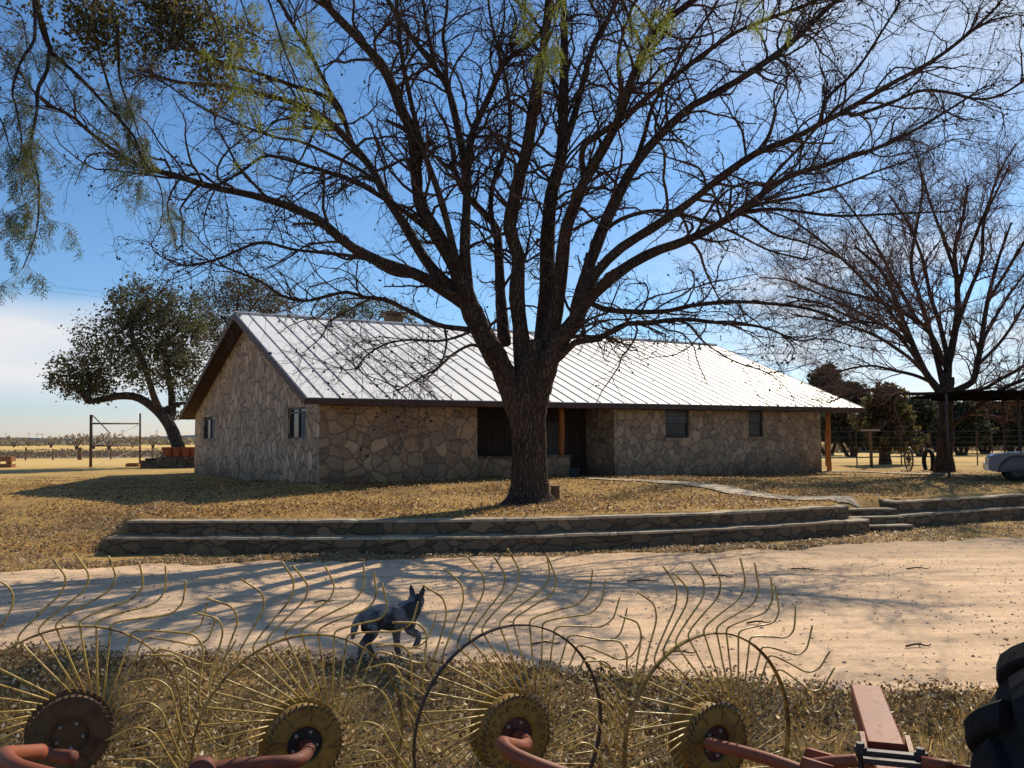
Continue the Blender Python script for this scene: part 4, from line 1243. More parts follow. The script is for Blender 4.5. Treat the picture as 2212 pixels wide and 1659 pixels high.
# fence posts of the far left fence
lf = thing('field_fence', 'sagging field fence of weathered posts along the weed strip at the left', 'fence', tuple(on_ground(100, 77)))
pts = []
for j, (x, top) in enumerate([(-30, 1.1), (56, 1.15), (115, 1.0), (173, 1.1), (240, 1.0), (330, 1.0)]):
    p = on_ground(x, 77); pts.append(p)
    m = MB(); m.tube([p - ez * .1, p + [.05 * rng.normal(), 0, top]], .19 if x == 173 else .075, 7, cap=True); m.build('post', M['weathered'], lf)
for zz in (.35, .65, .95):
    m = MB(); m.tube(np.array(pts) + ez * zz, .012, 4); m.build('wire', M['wire'], lf)
# utility poles far away
for x, Y, kind, lab in [(85, 700, 'H', 'tiny far H frame power pole left of the mesquites'), (62, 760, 'T', 'tiny far power pole just left of the H frame pole'), (198, 720, 'T', 'tiny far power pole right behind the left gate post'), (264, 640, 'T', 'tiny far power pole seen through the pipe gate'), (338, 660, 'T', 'tiny far power pole beside the oak trunk'), (12, 800, 'T', 'tiny far power pole at the left edge of the horizon')]:
    p = on_ground(x, Y); h = 8.5 if kind == 'H' else 10
    t = thing('power_pole', lab, 'power pole', tuple(p), 'power poles on the horizon')
    m = MB()
    for s_ in ((-2, 2) if kind == 'H' else (0,)): m.tube([p + [s_, 0, 0], p + [s_, 0, h]], .16, 6, cap=True)
    m.build('pole', M['weathered'], t)
    m = MB(); m.bar(p + [-3.5 if kind == 'H' else -1.2, 0, h - .6], p + [3.5 if kind == 'H' else 1.2, 0, h - .6], .2, .25); m.build('crossarm', M['weathered'], t)
for j, (y0, y1, lab) in enumerate([(605, 640, 'upper of two thin overhead wires crossing the sky at the left'), (616, 652, 'lower of two thin overhead wires crossing the sky at the left')]):
    u = np.linspace(-300, 900, 30)
    m = MB(); m.tube([pt(x, y0 + (y1 - y0) * x / 300 + 18 * ((x - 300) / 600) ** 2 * 0, 75 + x * .05) for x in u], .011, 4)
    tag(m.build('overhead_wire', M['steel']), lab, 'wire', 'overhead wires at the left')

# ------------------------------------------------------------------ right background objects
fn = thing('wire_fence', 'wire mesh fence with thin steel posts behind the house corner and bare tree', 'fence', tuple(on_ground(1950, 43)))
FX = [1745, 1783, 1850, 1946, 2010, 2110, 2143, 2230, 2330]
fp = [on_ground(x, 42.5 + .002 * (x - 1740)) for x in FX]
for p in fp:
    m = MB(); m.tube([p - ez * .1, p + ez * 1.75], .035, 6, cap=True); m.build('post', M['pipe'], fn)
for zz in (.15, .4, .65, .9, 1.15, 1.4, 1.7):
    m = MB(); m.tube(np.array(fp) + ez * zz, .008, 3); m.build('wire', M['wire'], fn)
p = on_ground(1881, 40.5)
cl = thing('clothesline_post', 'grey T shaped clothesline post standing left of the bronze tree', 'clothesline', tuple(p))
m = MB(); m.cbox(p - ez * .1, .11, .11, 1.85); m.build('post', M['weathered'], cl)
m = MB(); m.bar(p + [-.46, 0, 1.79], p + [.46, .05, 1.79], .12, .08); m.build('crossbar', M['concrete'], cl)
# wagon wheel and tyre standing by the fence
ax = unit(np.array([.99, -.10, 0.]))
p = pt(1963, 995, 37.0); p[2] = gz(p) + .50
wv = np.cross(ax, ez)
wheel = thing('wagon_wheel', 'old spoked wagon wheel standing upright in the grass left of the bare tree', 'wagon wheel', (p[0], p[1], p[2] - .5))
aa = np.linspace(0, 2 * math.pi, 40, endpoint=False)
m = MB(); m.tube(p + .50 * (wv * np.cos(aa)[:, None] + ez * np.sin(aa)[:, None]), .035, 8, ref=ax, closed=True); m.build('rim', M['steel'], wheel, smooth=True)
m = MB(); m.lathe([(.01, -.1), (.07, -.1), (.09, 0), (.07, .1), (.01, .1)], p, ax, 14); m.build('hub', M['weathered'], wheel, smooth=True)
for j in range(12):
    a = j * math.pi / 6
    m = MB(); dv = wv * math.cos(a) + ez * math.sin(a); m.tube([p + dv * .07, p + dv * .48], .018, 6); m.build('spoke', M['weathered'], wheel)
p = pt(2006, 995, 36.6); p[2] = gz(p) + .42
ax = unit(np.array([.995, -.05, 0.])); wv = np.cross(ax, ez)
m = MB(); aa = np.linspace(0, 2 * math.pi, 44, endpoint=False)
cen = p + .46 * (wv * np.cos(aa)[:, None] + ez * np.sin(aa)[:, None])
m.tube(cen, .085 + .006 * (np.arange(44) % 2), 10, ref=ax, closed=True)
tag(m.build('old_tyre', M['rubber'], smooth=True), 'dark tyre half buried upright like an arch beside the bare trunk', 'tyre')

# carport
cpt = thing('carport', 'dark flat roofed carport on thin posts at the right edge', 'carport', tuple(on_ground(2200, 30)))
A = pt(1990, 857, 32.5); zc = A[2]
m = MB()
xr = 27.0
m.box((A[0], 29.2, zc - .02), (xr - A[0], .0, 0), (.4, 5.0, 0), (0, 0, .07))
for k_ in range(30):
    m.bar((A[0] + .1 + k_ * .4, 29.25, zc + .06), (A[0] + .5 + k_ * .4, 34.15, zc + .06), .05, .03)
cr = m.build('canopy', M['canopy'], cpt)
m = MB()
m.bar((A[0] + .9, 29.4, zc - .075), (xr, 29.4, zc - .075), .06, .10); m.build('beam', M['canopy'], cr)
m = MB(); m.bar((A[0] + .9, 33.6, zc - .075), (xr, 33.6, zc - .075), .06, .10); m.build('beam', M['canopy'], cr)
for x, Y in [(2048, 29.9), (2204, 30.3), (2170, 33.6), (2300, 30.6), (2330, 33.6)]:
    p = on_ground(x, Y); m = MB(); m.tube([p - ez * .1, (p[0], p[1], zc - .02)], .045, 8, cap=True); m.build('post', M['pipe'], cpt, smooth=True)

# pickup truck under the carport, nose to the left
base = pz(2150, 1043, .64)
tr = thing('pickup_truck', 'silver grey pickup truck nosing in from the right edge under the carport', 'pickup', tuple(base))
tc, tsn = math.cos(R(-26)), math.sin(R(-26))
fx = np.array([tc, tsn, 0]); fy = np.array([-tsn, tc, 0])
T0 = pt(2137, 1010, base[1]); T0[2] = .64


def tp(u, v, z): return T0 + fx * u + fy * v + ez * (z * .96)


m = MB()
# side profile in (u, z) with wheel arch cut outs


def arch(c, r_, n_=9): return [(c + r_ * math.cos(a), .36 + r_ * math.sin(a)) for a in np.linspace(math.pi, 0, n_)]


prof = [(0.0, .42), (-.02, .60), (.0, .78), (.06, .90), (.20, .97), (.6, 1.01), (1.35, 1.05), (1.45, 1.08), (5.35, 1.08), (5.4, .55), (5.3, .42)] + list(reversed([(0.0 + a, b) for a, b in arch(4.25, .54)])) + list(reversed(arch(.82, .54)))
m.prism([tp(u, 0, z) for u, z in prof], fy * 1.85)
body = m.build('body', M['truck'], tr)
m = MB()
roofp = [(1.35, 1.045), (2.0, 1.62), (2.25, 1.68), (3.3, 1.66), (3.5, 1.60), (3.62, 1.075)]
m.prism([tp(u, .12, z) for u, z in roofp], fy * 1.61); cab = m.build('cab', M['truck'], tr)
m = MB(); m.prism([tp(u, .112, z) for u, z in [(1.62, 1.14), (2.08, 1.56), (2.6, 1.58), (2.6, 1.14)]], fy * .006); m.build('window', M['glass'], cab)
m = MB(); m.prism([tp(u, .112, z) for u, z in [(2.68, 1.14), (2.68, 1.58), (3.3, 1.56), (3.45, 1.14)]], fy * .006); m.build('window', M['glass'], cab)
for u in (.82, 4.25):
    for v, s_ in ((.0, 1), (1.62, 1)):
        c_ = tp(u, v + .02, .40)
        m = MB(); m.lathe([(.22, 0), (.37, 0), (.40, .03), (.40, .2), (.37, .23), (.22, .23)], c_, fy, 28); w = m.build('wheel', M['rubber'], tr, smooth=True)
        m = MB(); m.lathe([(.001, .05), (.07, .05), (.1, .07), (.17, .06), (.205, .02)], c_, fy, 20); m.build('rim', M['steel'], w, smooth=True)
m = MB(); m.box(tp(-.10, .05, .42), fx * .12, fy * 1.75, ez * .2); m.build('bumper', M['chrome'], tr)
for v in (.08, 1.45):
    m = MB(); m.box(tp(-.03, v, .66), fx * .12, fy * .32, ez * .16); m.build('headlight', M['lamp'], tr)
for u in (.82, 4.25):
    m = MB()
    a_ = [tp(u + .55 * math.cos(q), -.012, -.0 + .36 + .55 * math.sin(q)) for q in np.linspace(0, math.pi, 16)]
    m.tube(a_, .03, 6, ref=fy)
    m.build('wheel_arch', M['frame'], tr)
    m = MB(); m.prism([tp(c_, .13, d_) for c_, d_ in [(u + .535 * math.cos(q), .36 + .535 * math.sin(q)) for q in np.linspace(math.pi, 0, 14)]], fy * 1.5); m.build('wheel_well', M['rubber'], tr)
m = MB(); m.box(tp(.35, .3, .45), fx * 4.6, fy * 1.25, ez * .3); m.build('chassis', M['steel'], tr)

# ------------------------------------------------------------------ hay rake
RD = 3.75                                     # distance of the wheel row
RR = 0.45                                     # rim radius
AW = R(28)
wu = np.array([math.cos(AW), math.sin(AW), 0])          # in plane, to the right and away
wn = np.array([math.sin(AW), -math.cos(AW), 0])         # towards the camera
HUBS = [pt(150, 1585, RD), pt(654, 1603, RD), pt(1107, 1582, RD), pt(1536, 1600, RD)]
rake = thing('hay_rake', 'rusty yellow finger wheel hay rake with red frame in the foreground', 'hay rake', (0, RD, 0))
NTN = 40


def wp(c, ang, r, n_=0.0):                    # ang clockwise from the top
    return c + wu * (r * math.sin(ang)) + ez * (r * math.cos(ang)) + wn * n_


def tine_path(c, ph, jr, droop):
    def lo_(tan, rad):                        # local frame at the rim
        a = ph + jr
        rdir = wu * math.sin(a) + ez * math.cos(a); tdir = wu * math.cos(a) - ez * math.sin(a)
        return c + rdir * (RR * (1 + rad)) + tdir * (RR * tan)
    a = wp(c, ph + .42, RR * .40, .028)
    s_ = [(0.0, 0.0), (-.004, .03), (.012, .06), (.05, .085), (.11, .115), (.28, .185), (.42, .24), (.485, .29), (.525, .36), (.53, .42), (.505, .52), (.475, .62)]
    P1 = [lo_(t_ + droop * max(0, r_ - .1), r_) for t_, r_ in s_]
    out = smooth_path(P1, 30)
    b = out[0]
    kink = np.array([a + (b - a) * f for f in (0, .35, .7, .95)])     # straight spoke from the hub to the rim
    return np.concatenate([kink, out[1:]])


rest = MB()
hubmats = ['hub_rust_shade', 'hub', 'hub', 'hub']
plates = ['hub_rust_shade', 'hub_black', 'hub_plate', 'hub_plate']
rimm = ['rim', 'rim', 'rim_dark', 'rim']
phase = [0.05, .0, .02, .09]
missing = {0: [36], 2: [], 1: [], 3: []}
for w_i, c in enumerate(HUBS):
    aa = np.linspace(0, 2 * math.pi, 72, endpoint=False)
    m = MB()
    m.lathe([(RR - .003, -.011), (RR + .003, -.012), (RR + .004, 0), (RR + .003, .012), (RR - .003, .011), (RR - .004, 0), (RR - .003, -.011)], c, wn, 96)
    rim = m.build('rake_wheel', M[rimm[w_i]], rake, smooth=True)
    # hub drum: back flange, drum, front face ring, clips
    m = MB()
    m.lathe([(.075, -.075), (.168, -.075), (.172, -.07), (.172, -.062), (.150, -.055), (.150, .028), (.162, .032), (.162, .040), (.152, .044), (.088, .046), (.076, .040), (.074, .020)], c, wn, 48)
    hub = m.build('hub', M[hubmats[w_i]], rim, smooth=False)
    m = MB()
    m.lathe([(.001, .024), (.076, .024), (.076, .018), (.001, .018)], c, wn, 32)
    m.build('hub_plate', M[plates[w_i]], rim)
    for k_ in range(5):
        a = k_ * 2 * math.pi / 5 + .5
        m = MB(); m.lathe([(.0085, .0), (.0085, .011), (.005, .014), (.0005, .0145)], wp(c, a, .053, .024), wn, 8); m.build('bolt', M['bolt'], rim, smooth=True)
    m = MB()                                 # crimped tine hooks round the face of the hub
    for k_ in range(NTN):
        a = phase[w_i] + k_ * 2 * math.pi / NTN
        m.tube([wp(c, a - .03, .150, .046), wp(c, a + .06, .162, .043), wp(c, a + .10, .170, .034)], .0042, 5)
    if w_i == 2:
        for k_ in range(18):
            a0 = k_ * 2 * math.pi / 18
            q0 = wp(c, a0, .122, .0475)
            u_ = wu * math.cos(a0) - ez * math.sin(a0); v_ = wu * math.sin(a0) + ez * math.cos(a0)
            m.tube([q0 + (u_ * math.cos(g) + v_ * math.sin(g)) * (.0145 - .0011 * i_) for i_, g in enumerate(np.linspace(0, 4.6, 9))], .0022, 4)
    else:
        for k_ in range(8):
            a0 = k_ * 2 * math.pi / 8 + .2
            m.tube([wp(c, a0, .095, .0465), wp(c, a0 + .04, .12, .0470), wp(c, a0 - .03, .150, .0455)], .002, 4)
    m.build('tine_hooks', M['hub_rust_shade'], rim)
    for k_ in range(NTN):
        ph = phase[w_i] + k_ * 2 * math.pi / NTN
        if k_ in missing[w_i]: continue
        p = tine_path(c, ph, rng.normal() * .016, rng.normal() * .13)
        bend = np.linspace(0, 1, len(p))[:, None] ** 2.5
        p = p + bend * (wn * rng.normal() * .02 + wu * rng.normal() * .012 + ez * rng.normal() * .012)
        dist_top = min(k_, NTN - k_)
        if dist_top <= 12:
            m = MB(); m.tube(p, .0042, 6, ref=wn, cap=True); m.build('tine', M['tine'], rim, smooth=True)
        else:
            rest.tube(p, .0042, 5, ref=wn)
rest.build('lower_tines', M['tine'], rake, smooth=True)['kind'] = 'stuff'


def arm(pts, r_, mat, name='arm', n_=26, k_=14):
    m = MB(); m.tube(smooth_path(np.array(pts), n_), r_ * .88, k_, cap=True)
    return m.build(name, M[mat], rake, smooth=True)


# axle stubs and crank arms
c = HUBS[0]
arm([pt(92, 1627, 3.60), pt(110, 1631, 3.55), pt(140, 1634, 3.52), pt(158, 1636, 3.5)], .030, 'red_dull', 'axle')
arm([pt(88, 1624, 3.40), pt(40, 1628, 3.25), pt(10, 1632, 3.1), pt(30, 1655, 2.95), pt(80, 1672, 2.9), pt(200, 1700, 2.85), pt(330, 1720, 2.8)], .034, 'red')
c = HUBS[1]
arm([c + wn * .02, c + wn * .10, pt(640, 1643, 3.4), pt(560, 1650, 3.35), pt(480, 1658, 3.3), pt(380, 1690, 3.2)], .030, 'red_dull', 'arm')
m = MB(); p = pt(435, 1668, 3.25); m.lathe([(.001, -.06), (.05, -.06), (.052, -.05), (.052, .05), (.05, .06), (.001, .06)], p, unit(np.array([.3, -.9, .2])), 24); m.build('bearing', M['red_dull'], rake, smooth=True)
c = HUBS[2]
arm([c + wn * .02, c + wn * .12, pt(1130, 1612, 3.40), pt(1100, 1608, 3.22), pt(1086, 1606, 3.1), pt(1100, 1624, 3.02), pt(1140, 1644, 2.98), pt(1215, 1672, 2.95), pt(1330, 1710, 2.9)], .028, 'red')
c = HUBS[3]
arm([c + wn * .02, pt(1532, 1607, 3.58), pt(1580, 1618, 3.5), pt(1660, 1640, 3.4), pt(1740, 1668, 3.3)], .027, 'red')
arm([pt(1755, 1652, 3.35), pt(1800, 1646, 3.32), pt(1850, 1642, 3.3)], .026, 'red', 'cross_tube')
for x, y, Y in ((1773, 1634, 3.45), (1765, 1655, 3.3)):
    p = pt(x, y, Y)
    m = MB(); m.lathe([(.001, -.018), (.058, -.018), (.06, -.012), (.06, .012), (.058, .018), (.001, .018)], p, unit(np.array([.25, .2, .95])), 24); m.build('pivot_plate', M['red'], rake, smooth=False)


# red tongue beam: box section running away from the camera
def beam(name, a, b, w, h, mat, bev=.006):
    a, b = np.asarray(a, float), np.asarray(b, float)
    d = unit(b - a); sd = unit(np.cross(d, ez)); u = np.cross(sd, d)
    m = MB()
    sec = [(-w / 2 + bev, 0), (w / 2 - bev, 0), (w / 2, -bev), (w / 2, -h + bev), (w / 2 - bev, -h), (-w / 2 + bev, -h), (-w / 2, -h + bev), (-w / 2, -bev)]
    m.prism([a + sd * s_ + u * z_ for s_, z_ in sec], b - a)
    return m.build(name, M[mat], rake)


B0, B1 = pz(1870, 1480, 1.0), pz(1914, 1604, 1.0)
dB = unit(B1 - B0)
tb_ = beam('tongue_beam', B1, B0, .136, .10, 'red')
sdB = unit(np.cross(dB, ez))
lowz = np.array([0, 0, -.045])
beam('inner_beam', B1 + dB * 1.1 + lowz, B1 - dB * .08 + lowz, .112, .07, 'red')
for s_ in (-1, 1):
    a = B1 + sdB * s_ * .083 - dB * .06 + ez * .012; b_ = B1 + sdB * s_ * .083 + dB * .16 + ez * -.03
    m = MB(); m.bar(a - ez * .03, b_ - ez * .03, .018, .075); m.build('side_plate', M['red'], rake)
pc = B1 + dB * .135 - ez * .0
m = MB(); m.bar(pc - sdB * .10, pc + sdB * .12, .03, .022); m.build('clamp_bar', M['steel'], rake)
m = MB(); m.bar(pc + dB * .055 - sdB * .10 - ez * .01, pc + dB * .055 + sdB * .10 - ez * .01, .024, .02); m.build('clamp_bar', M['steel'], rake)
for s_ in (-.105, .105):
    p = pc + sdB * s_ - ez * .02
    m = MB(); m.lathe([(.001, .055), (.016, .055), (.016, .04), (.024, .04), (.024, .02), (.011, .018), (.011, -.05), (.001, -.05)], p, ez, 6); m.build('clamp_bolt', M['steel'], rake)
p = pc - sdB * .0 + dB * .07
right = -sdB if (-sdB)[0] > 0 else sdB
m = MB(); m.tube([pc + right * .10 + dB * .05, pc + right * .17 + dB * .06, pc + right * .2 + dB * .065], .022, 12, cap=True)
m.tube([pc + right * .2 + dB * .065, pc + right * .30 + dB * .075], .011, 8, cap=True); m.build('hitch_pin', M['red'], rake, smooth=True)
# hidden supports so that the rake stands on the ground
lowb = 0.42
m = MB(); m.tube([(-2.1, 2.95, lowb + .1), (1.9, 3.0, lowb + .1)], .05, 12, cap=True); m.build('main_bar', M['red'], rake, smooth=True)
for xx in (-1.6, 1.5):
    m = MB(); m.tube([(xx, 2.9, lowb + .1), (xx, 2.8, .25)], .035, 8); lg = m.build('stand', M['red'], rake)
    m = MB(); m.lathe([(.08, -.07), (.22, -.07), (.25, -.04), (.25, .04), (.22, .07), (.08, .07)], (xx, 2.8, .25), (1, 0, 0), 24); m.build('tyre', M['rubber'], lg, smooth=True)
for a, b_ in ((pt(330, 1720, 2.8), (-1.0, 2.95, lowb + .1)), (pt(1330, 1710, 2.9), (.5, 2.95, lowb + .1)), (pt(1740, 1668, 3.3), (1.2, 2.98, lowb + .1)), (pt(380, 1690, 3.2), (-1.2, 2.95, lowb + .1)), (B1 + dB * 1.05 - ez * .06, (1.0, 2.9, lowb + .1))):
    m = MB(); m.tube([a, b_], .027, 8); m.build('link', M['red'], rake, smooth=True)

# ------------------------------------------------------------------ tractor tyre at the right edge
TC = pt(2800, 1875, 2.6)
RW = .80
n_ax = unit(np.array([-.10, -1.0, .0]))
tw = thing('tractor_wheel', 'big black lugged tractor tyre looming in the lower right corner', 'tractor wheel', (TC[0], TC[1], TC[2] - RW - .05))
m = MB()
m.lathe([(RW * .55, -.02), (RW * .72, .02), (RW * .9, .0), (RW * .965, -.05), (RW * .975, -.2), (RW * .965, -.36), (RW * .9, -.41), (RW * .7, -.43), (RW * .55, -.38)], TC, n_ax, 64)
ty = m.build('tyre', M['rubber'], tw, smooth=True)
uA = unit(np.cross(n_ax, ez)); vA = np.cross(uA, n_ax)
m = MB()
NL = 19
for k_ in range(NL):
    a0 = k_ * 2 * math.pi / NL + .11
    for side in (0, 1):
        a = a0 + side * math.pi / NL
        q_ = [(.012, .86, -.03), (.006, .91, .0), (-.03, .965, .05), (-.12, .985, .13), (-.215, .985, .2)]
        if side: q_ = [(-.40 - n_, r_, d_) for n_, r_, d_ in q_]
        P_ = np.array([TC + (uA * math.cos(a + d_) + vA * math.sin(a + d_)) * RW * r_ + n_ax * n_ for n_, r_, d_ in q_])
        P_ = smooth_path(P_, 9)
        T_ = unit(np.gradient(P_, axis=0))
        O_ = unit(P_ - (TC - n_ax * .2) - np.sum((P_ - TC) * n_ax, 1, keepdims=True) * n_ax * .6)
        S_ = unit(np.cross(T_, O_)); O_ = np.cross(S_, T_)
        sec_ = [(-.052, -.03), (-.046, .028), (-.034, .036), (.034, .036), (.046, .028), (.052, -.03)]
        V_ = np.stack([P_ + S_ * x_ + O_ * y_ for x_, y_ in sec_], 1)
        i_ = np.arange(9 * 6).reshape(9, 6)
        m.add(V_.reshape(-1, 3), np.stack([i_[:-1], np.roll(i_[:-1], -1, 1), np.roll(i_[1:], -1, 1), i_[1:]], -1).reshape(-1, 4))
        for e_ in (0, 8):
            m.add(V_[e_], [(0, 1, 4, 5), (1, 2, 3, 4)])
m.build('lugs', M['rubber'], ty)
m = MB(); m.lathe([(.001, -.15), (.12, -.15), (.2, -.12), (RW * .5, -.14), (RW * .56, -.02), (RW * .575, -.02)], TC, n_ax, 40); m.build('rim', M['rim'], tw, smooth=True)
m = MB(); m.tube([TC + n_ax * -.15, TC + n_ax * -1.1], .06, 10, cap=True); m.build('axle', M['steel'], tw)

# ------------------------------------------------------------------ dog
J = {}


def skin_mesh(nodes, edges, sub=2):
    bm = bmesh.new()
    sl = bm.verts.layers.skin.verify()
    fat = 1.58
    vs = {}
    for i_, (k_, (p, r_)) in enumerate(nodes.items()):
        v = bm.verts.new(p); v[sl].radius = (r_ * fat, r_ * fat) if not isinstance(r_, tuple) else (r_[0] * fat, r_[1] * fat)
        v[sl].use_root = (i_ == 0); vs[k_] = v
    for a, b in edges: bm.edges.new((vs[a], vs[b]))
    me = bpy.data.meshes.new('tmp'); bm.to_mesh(me); bm.free()
    o = bpy.data.objects.new('tmp', me); COL.objects.link(o)
    s_ = o.modifiers.new('s', 'SKIN'); s_.use_smooth_shade = True; s_.branch_smoothing = .6
    q_ = o.modifiers.new('u', 'SUBSURF'); q_.levels = sub; q_.render_levels = sub
    dg = bpy.context.evaluated_depsgraph_get(); dg.update()
    out = bpy.data.meshes.new_from_object(o.evaluated_get(dg))
    bpy.data.objects.remove(o); bpy.data.meshes.remove(me)
    return out


N_ = {
    'pelvis': ((0, 0, .415), (.088, .10)), 'loin': ((.13, 0, .42), (.095, .105)), 'ribs': ((.27, 0, .405), (.105, .13)), 'chest': ((.39, 0, .395), (.10, .135)),
    'with': ((.44, 0, .43), .098), 'neck': ((.495, .0, .482), .080), 'skull': ((.535, .015, .535), (.060, .058)), 'brow': ((.565, .045, .525), .046), 'muz': ((.60, .085, .50), .029), 'nose': ((.625, .115, .488), .020),
    'tail0': ((-.085, .0, .44), .032), 'tail1': ((-.135, .005, .37), .026), 'tail2': ((-.155, .005, .29), .022), 'tail3': ((-.17, .005, .22), .010),
    # near hind (right): pushed back
    'hipR': ((-.005, -.07, .36), (.062, .08)), 'kneR': ((.02, -.085, .27), .045), 'hokR': ((-.11, -.085, .175), .023), 'shkR': ((-.115, -.085, .07), .019), 'pawR': ((-.095, -.085, .022), .021), 'toeR': ((-.06, -.085, .012), .013),
    'hipL': ((.01, .07, .36), (.06, .08)), 'kneL': ((.085, .08, .265), .043), 'hokL': ((.015, .08, .165), .023), 'shkL': ((.055, .08, .06), .019), 'pawL': ((.075, .08, .02), .021), 'toeL': ((.11, .08, .013), .014),
    'shoL': ((.37, .075, .33), (.05, .062)), 'elbL': ((.325, .08, .25), .034), 'wriL': ((.335, .08, .12), .022), 'pasL': ((.335, .08, .05), .020), 'pawFL': ((.35, .08, .02), .023), 'toeFL': ((.38, .08, .014), .014),
    'shoR': ((.41, -.075, .33), (.05, .06)), 'elbR': ((.40, -.082, .255), .034), 'wriR': ((.51, -.082, .205), .023), 'pasR': ((.495, -.082, .13), .019), 'pawFR': ((.47, -.082, .10), .021), 'toeFR': ((.455, -.082, .075), .013),
    'earL0': ((.497, .05, .585), .022), 'earL1': ((.488, .062, .635), .018), 'earL2': ((.482, .070, .69), .003),
    'earR0': ((.562, -.025, .58), .022), 'earR1': ((.572, -.038, .63), .018), 'earR2': ((.575, -.046, .685), .003),
}
ED = [('pelvis', 'loin'), ('loin', 'ribs'), ('ribs', 'chest'), ('chest', 'with'), ('with', 'neck'), ('neck', 'skull'), ('skull', 'brow'), ('brow', 'muz'), ('muz', 'nose'),
      ('pelvis', 'tail0'), ('tail0', 'tail1'), ('tail1', 'tail2'), ('tail2', 'tail3'), ('skull', 'earL0'), ('earL0', 'earL1'), ('earL1', 'earL2'), ('skull', 'earR0'), ('earR0', 'earR1'), ('earR1', 'earR2')]
for s_ in 'RL':
    ED += [('pelvis', 'hip' + s_), ('hip' + s_, 'kne' + s_), ('kne' + s_, 'hok' + s_), ('hok' + s_, 'shk' + s_), ('shk' + s_, 'paw' + s_), ('paw' + s_, 'toe' + s_)]
    ED += [('chest', 'sho' + s_), ('sho' + s_, 'elb' + s_), ('elb' + s_, 'wri' + s_), ('wri' + s_, 'pas' + s_), ('pas' + s_, 'pawF' + s_), ('pawF' + s_, 'toeF' + s_)]
dm = skin_mesh(N_, ED, 2)
n = NT('dog_coat', 0.85, 0.2)
spk = n.noise(95, 5, 0.75)
pat = n.noise(5.5, 3, 0.5, n.mapping((1.1, 1.3, .8)))
coat = n.ramp(spk, [(0.34, (.035, .038, .046)), (0.48, (.12, .123, .13)), (0.60, (.34, .34, .32))])
dark = n.mix((.012, .012, .014), coat, n.ramp(pat, [(0.42, 0.15), (0.52, 1.0)]))
z_ = n.sep(2); x_ = n.sep(0)
legs = n.ramp(z_, [(0.10, 1.0), (0.24, 0.0)])
col = n.mix(dark, n.mix((.14, .085, .05), (.05, .04, .035), n.noise(30, 3)), n.math('MULTIPLY', legs, .65))
headm = n.math('MULTIPLY', n.ramp(x_, [(0.44, 0.0), (0.50, 1.0)]), n.ramp(z_, [(0.50, 0.0), (0.58, 1.0)]))
col = n.mix(col, (.014, .013, .014), n.math('MULTIPLY', headm, .75))
n.col(col).bump(n.noise(160, 4, .7, n.mapping((.5, 1, 1))), .3, .006)
dm.materials.clear(); dm.materials.append(n.m)
dog = bpy.data.objects.new('dog', dm); COL.objects.link(dog)
dp = pz(845, 1419, 0.012)
hd = R(30)
fwd = np.array([math.cos(hd), math.sin(hd), 0])
dog.location = (dp[0] - fwd[0] * .24, dp[1] - fwd[1] * .24, .012)
dog.rotation_euler = (0, 0, hd)
dog.scale = (1.0, 1.0, 1.0)
ORG['dog'] = tuple(dog.location)
tag(dog, 'grey speckled cattle dog with pricked dark ears trotting across the driveway', 'dog')

# ------------------------------------------------------------------ mesquite overhead in the foreground
MY = 5.0
mt = thing('mesquite_tree', 'overhanging mesquite with feathery hanging leaves close overhead at the upper left', 'tree', (-5.2, 4.6, 0))
MQ = [
    (15, 4, (0, .3), [(60, -120), (81, 0), (89, 58), (112, 112), (155, 151), (198, 194), (233, 233), (268, 268), (295, 306), (310, 365)]),
    (10, 2, (.05, -.4), [(108, 106), (105, 125), (101, 155), (81, 194), (80, 240), (70, 287), (66, 330), (83, 388), (83, 465), (74, 516), (50, 578)]),
    (9, 3, (-.2, -.5), [(70, -60), (74, 0), (74, 85), (47, 128), (27, 194), (35, 233), (47, 303), (40, 350)]),
    (13, 3, (.2, .6), [(180, -80), (206, 0), (240, 31), (254, 58), (256, 116), (260, 175), (287, 252), (310, 322)]),
    (5, 2, (-.2, -.3), [(-60, 170), (0, 256), (20, 314), (43, 365), (48, 420)]),
    (5, 2, (.1, .2), [(-80, -20), (0, 12), (43, 31), (54, 70), (60, 110)]),
    (6, 2, (.1, .3), [(590, -90), (625, 0), (640, 31), (656, 70), (662, 100), (668, 130)]),
    (5, 2, (.1, .5), [(490, -80), (520, 0), (540, 60), (552, 110)]),
    (6, 2, (-.2, .2), [(540, -80), (580, 0), (615, 110), (650, 190), (675, 250), (685, 280)]),
    (5, 2, (.1, .4), [(420, -60), (470, 60), (520, 190), (555, 280), (570, 325)]),
    (5, 2, (.0, .2), [(1100, -90), (1120, 0), (1128, 40), (1130, 60)]),
    (5, 2, (.0, .2), [(1190, -90), (1195, 0), (1200, 60), (1205, 95)]),
    (4, 2, (.0, .2), [(1340, -80), (1358, 0), (1364, 60), (1366, 100)]),
    (4, 2, (.0, .2), [(1400, -80), (1415, 0), (1410, 60), (1408, 90)]),
    (6, 2, (.3, .6), [(250, 240), (300, 330), (340, 390), (352, 440), (345, 500)]),
    (4, 2, (.0, .2), [(1650, -80), (1660, 0), (1655, 30)]),
    (10, 3, (.3, .9), [(300, -90), (330, 0), (370, 60), (420, 110), (470, 150)]),
    (9, 3, (.1, .6), [(210, -90), (300, 0), (360, 30), (440, 50), (520, 60)]),
    (8, 3, (-.1, .3), [(90, -90), (150, 0), (190, 40), (210, 90)]),
]
P, Q = trace(MQ, MY, 0, 0, 24, seed=21)
top_z = pt(600, -120, MY)[2] + .15
m = MB()
trk = smooth_path(np.array([(-5.2, 4.6, -.1), (-5.1, 4.7, 1.0), (-4.9, 4.8, 2.2), (-4.4, 4.9, 3.6), (-3.8, 5.0, 4.6), (-3.2, 5.05, top_z)]), 24)
